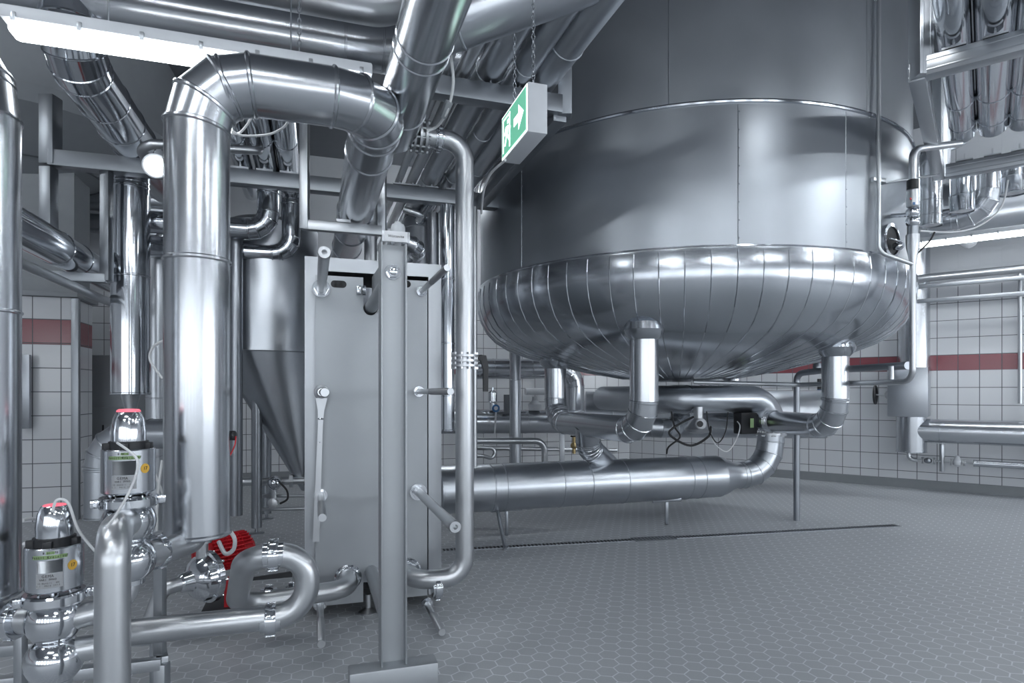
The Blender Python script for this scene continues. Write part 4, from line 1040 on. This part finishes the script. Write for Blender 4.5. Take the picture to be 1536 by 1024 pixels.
# K and L sloping lines on the left
q = at(120, 392, 5.0)
pipe('overhead_pipe', 'shiny insulated pipe slanting behind the left-edge pipe down to the small bracket', 'pipe', [q-W*2.6, q+W*1.6], .125, SHINY, seams=(1.0, 2.1, 2.5), n=40)
q = at(100, 425, 4.4)
pipe('overhead_pipe', 'thin bare pipe slanting below the shiny insulated pipe on the left', 'pipe', [q-W*2.2, q+W*2.0], .034, RAW, clad=False, n=16)
# H pipes: come down the hall, cross the beam, drop and turn left
for i, (px, r) in enumerate(((361, .075), (397, .095), (432, .09))):
    q = onv(px, 240, BVV); q.z = zb2+.065+.04+r
    z2 = 2.88-(.0 if i == 1 else .15)
    lab = ('shiny pipe crossing the long beam just right of the thick insulated riser, leftmost of three', 'shiny pipe crossing the long beam and bending down to the left, middle of three', 'shiny pipe crossing the long beam and bending down to the left, rightmost of three')[i]
    s_ = q+W*(.45 if i < 2 else .72)
    pts = [q-W*1.05, s_, V((s_.x, s_.y, z2)), V((s_.x, s_.y, z2))-U*1.2]
    if i == 0: pts = [q-W*1.05, q+W*1.0]
    t = pipe('overhead_pipe', lab, 'pipe', pts, r, SHINY, R=.17, seams=(.6, 1.6, 2.4), group='three shiny pipes over the long beam', n=36)
    bm = NB(); box(bm, V((q.x, q.y, zb2+.074)), (.13, .08, .02)); box(bm, V((q.x, q.y, zb2+.1)), (.014, .05, .06)); obj('pipe_shoe', bm, GALV, t, smooth=False)
pipe('bare_pipe', 'short bare pipe passing behind the thick insulated riser with a bend at its left end', 'pipe',
     [at(232, 262, 4.5), at(205, 214, 4.1), at(388, 226, 4.6), at(392, 214, 5.2)], .032, RAW, clad=False, R=.09, n=20)
# pipes behind the heat exchanger top
for i, (nm, lab, pts, r, m_, cl) in enumerate((
    ('bare_pipe', 'bare upright pipe with a union behind the heat exchanger, under the hanging frame', [at(556, 560, 5.4), at(556, 250, 5.4)], .055, RAW, False),
    ('insulated_riser', 'dark insulated riser directly behind the end post and sign of the heat exchanger', [at(628, 560, 6.6), at(628, 318, 6.6), at(645, 290, 7.2)], .16, CLADM, True),
    ('insulated_riser', 'slim shiny insulated riser directly left of the tall bare riser', [at(671, 645, 5.3), at(671, 309, 5.3)], .062, SHINY, True),
    ('insulated_riser', 'insulated riser half hidden behind the right edge of the heat exchanger', [at(650, 650, 6.0), at(650, 320, 6.0)], .055, CLADM, True),
    ('bare_pipe', 'bare upright pipe directly right of the tall bare riser', [at(712, 700, 5.6), at(712, 310, 5.6)], .022, RAW, False),
    ('insulated_pipe', 'short insulated pipe with a mitred bend behind the white name plate', [at(590, 362, 4.6), at(632, 362, 4.6), at(600, 440, 5.6)], .06, CLAD, True),
    ('insulated_pipe', 'shiny slanting insulated pipe behind the round vent cap', [at(672, 268, 5.85), at(600, 375, 7.0)], .055, SHINY, True),
    ('bare_pipe', 'bare curved pipe across the slanting pipe below the long beam', [at(606, 314, 4.8), at(632, 322, 4.8), at(628, 330, 5.2)], .026, RAW, False),
    ('insulated_riser', 'dark insulated riser in the gap between the upright dark pipe and the thick insulated riser', [at(236, 800, 5.9), at(236, 372, 5.9), at(262, 352, 5.9)], .10, CLADM, True),
    ('insulated_riser', 'broad insulated bend low behind the higher seat valve', [at(152, 775, 3.9), at(152, 652, 3.9), at(262, 650, 3.9)], .095, CLADM, True))):
    seams = (.3, .75, 1.3) if cl else ()
    o = pipe(nm, lab, 'pipe', pts, r, m_, clad=cl, R=r*2.2, seams=seams, n=28)
    if i == 0:
        bm = NB(); lathe(bm, at(553, 408, 5.4)-Z*.03, Z, [(.085, 0), (.085, .03), (.06, .035), (.085, .04), (.085, .07)], 24); obj('union_nut', bm, RAW, o)
        bm = NB(); lathe(bm, at(553, 345, 5.4), Z, [(.055, 0), (.09, .06), (.09, .22), (.06, .26)], 24); obj('reducer', bm, RAW, o)
t = thing('vent_cap', 'round grey pressure sensor head just above the white name plate', 'sensor', at(597, 352, 3.6))
bm = NB(); lathe(bm, at(597, 350, 3.6), Z, [(.035, -.02), (.042, 0), (.042, .03), (.036, .05), (.022, .056), (.018, .066), (.004, .07)], 28); obj('sensor_head', bm, LIGHTP, t)
bm = NB(); cyl(bm, at(597, 350, 3.6), at(597, 400, 3.7), .02, 14); cyl(bm, at(597, 346, 3.6), at(582, 346, 3.6), .014, 12); obj('sensor_neck', bm, RAW, t)
cable('cable', 'white cable drooping below the horizontal run of the thick insulated pipe, long loop', 'cable', [at(345, 193, 2.9), at(362, 203, 3.0), at(400, 202, 3.0), at(424, 192, 3.0), at(433, 180, 3.0)], .006, WHITEC)
cable('cable', 'white cable drooping at the inner elbow of the thick insulated pipe, short loop', 'cable', [at(345, 199, 2.9), at(358, 200, 3.0), at(370, 188, 3.0), at(377, 175, 3.0)], .006, WHITEC)
cable('cable', 'white cable curving out left of the thick insulated pipe at mid height', 'cable', [at(247, 510, 3.0), at(230, 520, 3.0), at(225, 540, 3.0), at(244, 568, 3.0)], .006, WHITEC)
cable('cable', 'white crossed cable behind the higher seat valve, leaning right', 'cable', [at(230, 705, 3.0), at(238, 725, 3.0), at(246, 745, 3.0)], .006, WHITEC)
cable('cable', 'white crossed cable behind the higher seat valve, hanging down', 'cable', [at(243, 690, 3.0), at(236, 750, 2.95), at(235, 800, 2.9), at(232, 850, 2.9)], .006, WHITEC)
cable('cable', 'white cable lying from the lower seat valve to the left-edge pipe', 'cable', [at(34, 780, 3.0), at(50, 778, 3.1), at(62, 788, 3.2), at(44, 830, 2.9), at(36, 815, 2.8)], .008, WHITEC)
cable('cable', 'thin white tube hanging from the exit sign corner towards the frame', 'cable', [at(758, 240, 3.1), at(735, 262, 3.6), at(725, 290, 3.9), at(722, 320, 4.2)], .007, WHITEC)
t = thing('temperature_probe', 'black round probe head with a red-tipped wire right of the thick insulated pipe', 'probe', at(349, 660, 2.75))
bm = NB(); lathe(bm, at(345, 653, 2.75), V((1, 0, 0)), [(.008, -.02), (.02, 0), (.022, .004), (.022, .02), (.018, .024)], 18); obj('probe_head', bm, BLACK, t)
cable('probe_wire', None, None, [at(354, 654, 2.75), at(352, 668, 2.75), at(344, 685, 2.74)], .003, RED, t)

# ------------------------------------------------------------ lamps
def luminaire(lab, c, d, L, mat, grp=None, w=.13, hang=True, cover=True):
    s = d.cross(Z).normalized()
    t = thing('strip_lamp', lab, 'lamp', c, grp)
    bm = NB(); rbox(bm, c+Z*.035, (L, w, .06), (d, s, Z), .012); obj('housing', bm, LIGHTP, t)
    bm = NB(); rbox(bm, c-Z*.02, (L*.97, w*.85, .055), (d, s, Z), .02); obj('diffuser', bm, mat, t)
    for k in (range(-3, 4) if grp is None else ()):
        for q in (-1, 1): bm = NB(); rbox(bm, c+d*(L*.155*k)+s*(q*w*.52)+Z*.01, (.02, .012, .04), (d, s, Z), .003); obj('clip', bm, GALV, t)
    if hang:
        for q in (-.25, .25):
            bm = NB(); cyl(bm, c+d*(L*q)+Z*.06, V((c.x+d.x*L*q, c.y+d.y*L*q, CZ)), .004, 6); obj('hanger_wire', bm, DARKP, t)
    return t
luminaire('long bright strip lamp at the upper left, partly hidden by the thick insulated pipe', uvz(-.505, 3.30, 3.035), U, 1.60, TUBE)
pl = at(1497, 351, 7.2); luminaire('bright strip lamp hanging in front of the right-hand wall above the horizontal pipes', pl+Z*.0, RE, 1.6, TUBE)
pl2 = at(1303, -14, 3.6)+RE*.5; luminaire('bright strip lamp cut off by the top frame edge beside the right-hand rack', pl2, RE, 1.0, TUBE)
t = thing('floodlight', 'round lit floodlight behind the thick insulated riser at upper left', 'lamp', at(234, 266, 3.6))
fcp = at(233, 249, 3.6); fd = (V((0, 0, CH))-fcp).normalized()
bm = NB(); lathe(bm, fcp, -fd, [(.066, 0), (.066, .03), (.05, .07), (.02, .09)], 32); torus(bm, fcp, fd, .062, .008, 32); obj('housing', bm, LIGHTP, t)
bm = NB(); lathe(bm, fcp, fd, [(.054, -.002), (.05, .008), (.02, .014)], 32); obj('lens', bm, TUBE, t)
bm = NB(); c_ = at(1453, 372, 8.0); lathe(bm, c_+Z*.13, -Z, [(.1, 0), (.1, .04), (.08, .09), (.04, .12), (.01, .13)], 28); 
dm = obj('smoke_detector', bm, LIGHTP, label='pale domed detector just below the right-hand strip lamp', cat='detector')
bm = NB(); cyl(bm, c_+Z*.13, V((c_.x, c_.y, c_.z+1.0)), .012, 8); obj('drop_rod', bm, LIGHTP, dm)
k = 0  # strip lamps added out of view to brighten the hall
for (x, y, d, mt) in ((-3.2, .6, U, 1), (-.8, -.9, U, 1), (1.8, -1.6, U, 1), (4.6, -.6, U, 1), (7.0, 1.2, RN, 1), (8.6, 4.0, RN, 1), (5.6, 2.8, RN, 1), (-5.6, 2.6, U, 1), (-1.4, -4.2, U, 1), (3.2, -4.4, U, 1),
              (-6.2, 6.2, U, 1), (-1.0, 9.3, U, 1), (3.6, 9.4, RE, 1), (6.6, 6.4, RE, 1)):
    luminaire('ceiling strip lamp hung high outside the picture', V((x, y, 4.35)), d, 1.5, TUBE2, 'ceiling strip lamps around the hall', w=.16)

# ------------------------------------------------------------ exit sign
ec = at(792, 122, 2.8); su, sv, szz = ec.dot(U), ec.dot(W), ec.z
t = thing('exit_sign', 'green and white illuminated escape sign box hanging on two chains', 'exit sign', uvz(su+.045, sv+.2, szz-.225))
LL, TT, HH = .40, .095, .228
bm = NB(); rbox(bm, uvz(su+TT/2, sv+LL/2, szz-HH/2), (TT, LL, HH), b=.003); obj('housing', bm, LIGHTP, t)
bm = NB(); box(bm, uvz(su-.002, sv+LL/2, szz-HH/2), (.003, LL-.012, HH-.012)); obj('sign_border', bm, SIGNW, t, smooth=False)
bm = NB(); box(bm, uvz(su-.004, sv+LL/2, szz-HH/2), (.003, LL-.03, HH-.03)); gp = obj('sign_panel', bm, SIGNG, t, smooth=False)
def sp2(s, z): return uvz(su-.0065, sv+LL-s, szz-HH+z)     # s from the far end, z from the bottom
bm = NB(); ar = [(.21, .095), (.21, .135), (.28, .135), (.28, .175), (.355, .115), (.28, .055), (.28, .095)]
prism(bm, [sp2(*q) for q in ar], U*.002); obj('arrow', bm, SIGNW, gp, smooth=False)
bm = NB()
prism(bm, [sp2(s, z) for s, z in ((.03, .03), (.03, .20), (.045, .20), (.045, .045), (.045, .03))], U*.002)
prism(bm, [sp2(s, z) for s, z in ((.135, .03), (.135, .20), (.15, .20), (.15, .03))], U*.002)
prism(bm, [sp2(s, z) for s, z in ((.03, .19), (.03, .2), (.15, .2), (.15, .19))], U*.002)
obj('doorway_symbol', bm, SIGNW, gp, smooth=False)
bm = NB()
for poly in (((.105, .175), (.125, .175), (.125, .155), (.105, .155)), ((.075, .15), (.12, .145), (.115, .10), (.08, .10)), ((.08, .1), (.1, .1), (.075, .055), (.055, .06)), ((.095, .1), (.115, .1), (.15, .07), (.14, .055), (.12, .075)),
             ((.075, .145), (.05, .115), (.06, .11), (.085, .135)), ((.115, .145), (.16, .125), (.155, .115), (.115, .13))):
    prism(bm, [sp2(s, z) for s, z in poly], U*.002)
obj('running_figure', bm, SIGNW, gp, smooth=False)
for s in (.06, .34):
    q = uvz(su+TT/2, sv+s, szz); chain(t, q, V((q.x, q.y, CZ)))
q = at(449, 72, 2.9)
bm = NB()
# chain of the long lamp
tt = thing('lamp_chain', 'dark chain hanging down to the long strip lamp at the top left', 'chain', uvz(-.0, 3.3, 3.1))
chain(tt, uvz(onv(449, 72, 3.3).dot(U), 3.3, 3.10), uvz(onv(449, 72, 3.3).dot(U), 3.3, CZ), .0028, .036)
bm.free()

# ------------------------------------------------------------ background behind the tank
def bgx(px, z, v=9.9): q = onv(px, 600, v); q.z = z; return q
BG = 9.6
def zv(px, py, v): return onv(px, py, v).z
z1 = zv(790, 553, BG)
pipe('insulated_pipe', 'horizontal insulated pipe with a bend down, on the far wall left of the tank', 'pipe',
     [onv(690, 553, BG), onv(862, 553, BG), V((onv(862, 553, BG).x, onv(862, 553, BG).y, .9))], .165, CLAD, R=.3, seams=(.3, .55, 1.2))
pipe('horizontal_vessel', 'large pale horizontal vessel lying along the far wall under the tank', 'vessel', [at(880, 621, 9.45), at(1236, 621, 8.85)], .35, CLADM, seams=(.4, 2.0, 3.5), n=48)
pipe('horizontal_vessel', 'narrower pale horizontal vessel on the far wall between the heat exchanger and the tank outlets', 'vessel', [onv(660, 632, 9.4), onv(872, 632, 9.4)], .19, CLAD, seams=(.5, 1.4), n=40)
pipe('upright_pipe', 'upright insulated pipe behind the tank, just right of the tall bare riser', 'pipe', [gz(773, 8.0, 0.2), gz(773, 8.0, 2.6)], .072, CLADM, seams=(.6, 1.35))
t = pipe('handrail_pipe', 'horizontal bare pipe with a downward bend low beside the tall bare riser', 'pipe', [at(700, 661, 6.6), at(817, 661, 6.9), gz(817, 6.9, .35)], .036, RAW, clad=False, R=.12, n=20)
pipe('bare_pipe', 'small bare pipe bending down low beside the tall bare riser, under the handrail pipe', 'pipe', [at(700, 683, 6.3), at(722, 683, 6.3), at(740, 688, 6.4), at(744, 672, 6.4), at(716, 670, 6.4)], .02, RAW, clad=False, R=.05, n=16)
pipe('bare_pipe', 'long thin pipe low along the far wall', 'pipe', [onv(690, 671, 9.9), onv(925, 675, 9.9)], .035, RAW, clad=False, n=16)
bm = NB(); beam(bm, gz(843, 8.4, 0), gz(843, 8.4, .82), .07, .07); obj('support_post', bm, GALV, label='square steel post under the far vessel', cat='post')
t = thing('shut_off_valve', 'small brass valve on the thin pipe below the far vessel', 'valve', onv(862, 668, 9.6))
bm = NB(); sphere(bm, onv(861, 668, 9.6), .06); cyl(bm, onv(861, 680, 9.6), onv(861, 655, 9.6), .03, 12); obj('valve_body', bm, BRASS, t)
bm = NB(); lathe(bm, onv(860, 655, 9.6), Z, [(.05, 0), (.05, .02)], 16); obj('handwheel', bm, BLACK, t)
t = thing('blue_transmitter', 'small blue and grey transmitter in front of the far vessel', 'sensor', onv(744, 620, 9.2))
bm = NB(); lathe(bm, onv(744, 612, 9.0), V((0, -1, 0)), [(.04, 0), (.06, .02), (.06, .09), (.035, .1)], 20); obj('transmitter_head', bm, BLUE, t)
bm = NB(); lathe(bm, onv(744, 612, 8.88), V((0, -1, 0)), [(.03, 0), (.03, .01)], 20); cyl(bm, onv(744, 618, 9.0), onv(742, 650, 9.1), .015, 10); obj('transmitter_stem', bm, LIGHTP, t)
for i, (px, lab) in enumerate(((739, 'small polished steel control valve on top of the far vessel, left'), (802, 'pale flat control valve head on top of the far vessel, right'))):
    t = thing('control_valve', lab, 'valve', onv(px, 612, 9.3)); bm = NB()
    if i == 0: lathe(bm, onv(px, 604, 9.3), Z, [(.05, -.1), (.05, 0), (.075, .02), (.075, .16), (.02, .2), (.02, .24)], 20)
    else:
        lathe(bm, onv(px, 606, 9.3), Z, [(.10, -.1), (.11, 0), (.04, .06), (.04, .12)], 20)
    obj('valve_body', bm, POL if i == 0 else LIGHTP, t)
    if i: bm = NB(); cyl(bm, onv(788, 587, 9.25), onv(818, 587, 9.25), .055, 20); obj('actuator', bm, LIGHTP, t)
    if i: bm = NB(); rbox(bm, onv(762, 605, 9.2), (.12, .08, .28)); obj('control_box', bm, GREYD, t)
# grey panels and pipes on the far left
bm = NB(); rbox(bm, onv(158, 648, 9.0), (.62, .5, 0.01)); bm.free()
q = onv(158, 600, 9.6); t = thing('steel_cabinet', 'upright stainless steel cabinet against the far left wall', 'cabinet', V((q.x, q.y, 0)))
bm = NB(); rbox(bm, V((q.x, q.y, .94)), (.9, .5, 1.88), b=.01); obj('cabinet_body', bm, PLATE, t)
bm = NB(); rbox(bm, V((q.x, q.y, .62))-W*.255, (.86, .012, 1.14), b=.004); dd_ = obj('door', bm, PLATE, t)
bm = NB(); rbox(bm, V((q.x, q.y, .9))-W*.27+U*.05, (.02, .02, .12)); obj('handle', bm, BLACK, dd_)
q = onv(420, 600, 9.8); 
for i, (y, r) in enumerate(((325, .10), (300, .07), (338, .04), (285, .12))):
    a = onv(40, y, 9.0); b = onv(250, y+8, 9.0); b.z = a.z
    pipe('background_pipe', ('thick pipe high on the far left wall, second from the bottom of the stack', 'slim pipe high on the far left wall', 'thin pipe at the bottom of the stack high on the far left wall', 'thickest pipe at the top of the stack on the far left wall')[i], 'pipe', [a-U*1.5, b], r, CLADM, n=24, group='background pipes on the far left wall')
# vessel hanging at upper left
q = skp(60, 6.6, 0); q = V((q.x-.4, q.y+.3, 0))
t = thing('hanging_vessel', 'grey underside of a wide vessel with a round flange, hanging at the upper left', 'vessel', V((q.x, q.y, 3.6)))
bm = NB(); skin(bm, [ring(V((q.x, q.y, z)), V((1, 0, 0)), V((0, 1, 0)), r, 64) for r, z in ((1.5, CZ), (1.5, 4.3), (1.42, 4.15), (.8, 3.85), (.02, 3.7))]); obj('vessel_shell', bm, GREYP, t)
bm = NB(); torus(bm, V((q.x, q.y, 3.86)), Z, .75, .03, 48, 8); obj('flange_ring', bm, GREYD, t)
bm = NB(); rbox(bm, onv(37, 587, 7.75), (.10, .05, .78)); hh = obj('wall_bracket', bm, DARKP, label='narrow slotted steel plate on the tiled partition beside the left-edge pipe', cat='plate')
# clip low on thick pipe
bm = NB(); rbox(bm, onv(130, 443, 7.6), (.0, .0, .0)) ; bm.free()

# ------------------------------------------------------------ camera and world
cam = bpy.data.cameras.new('camera'); co = bpy.data.objects.new('camera', cam); C.objects.link(co)
co.location = (0, 0, CH); co.rotation_euler = (math.pi/2, 0, 0)
cam.sensor_width = 36; cam.lens = 36*F/1536; cam.shift_y = (HY-512)/1536; cam.clip_start = .05
bpy.context.scene.camera = co
w = bpy.data.worlds.new('world'); bpy.context.scene.world = w; w.use_nodes = True
w.node_tree.nodes['Background'].inputs[0].default_value = (.6, .7, .85, 1); w.node_tree.nodes['Background'].inputs[1].default_value = .15
sc = bpy.context.scene
sc.view_settings.view_transform = 'Standard'; sc.view_settings.look = 'None'; sc.view_settings.gamma = 1; sc.view_settings.use_curve_mapping = False
sc.view_settings.exposure = 0.12
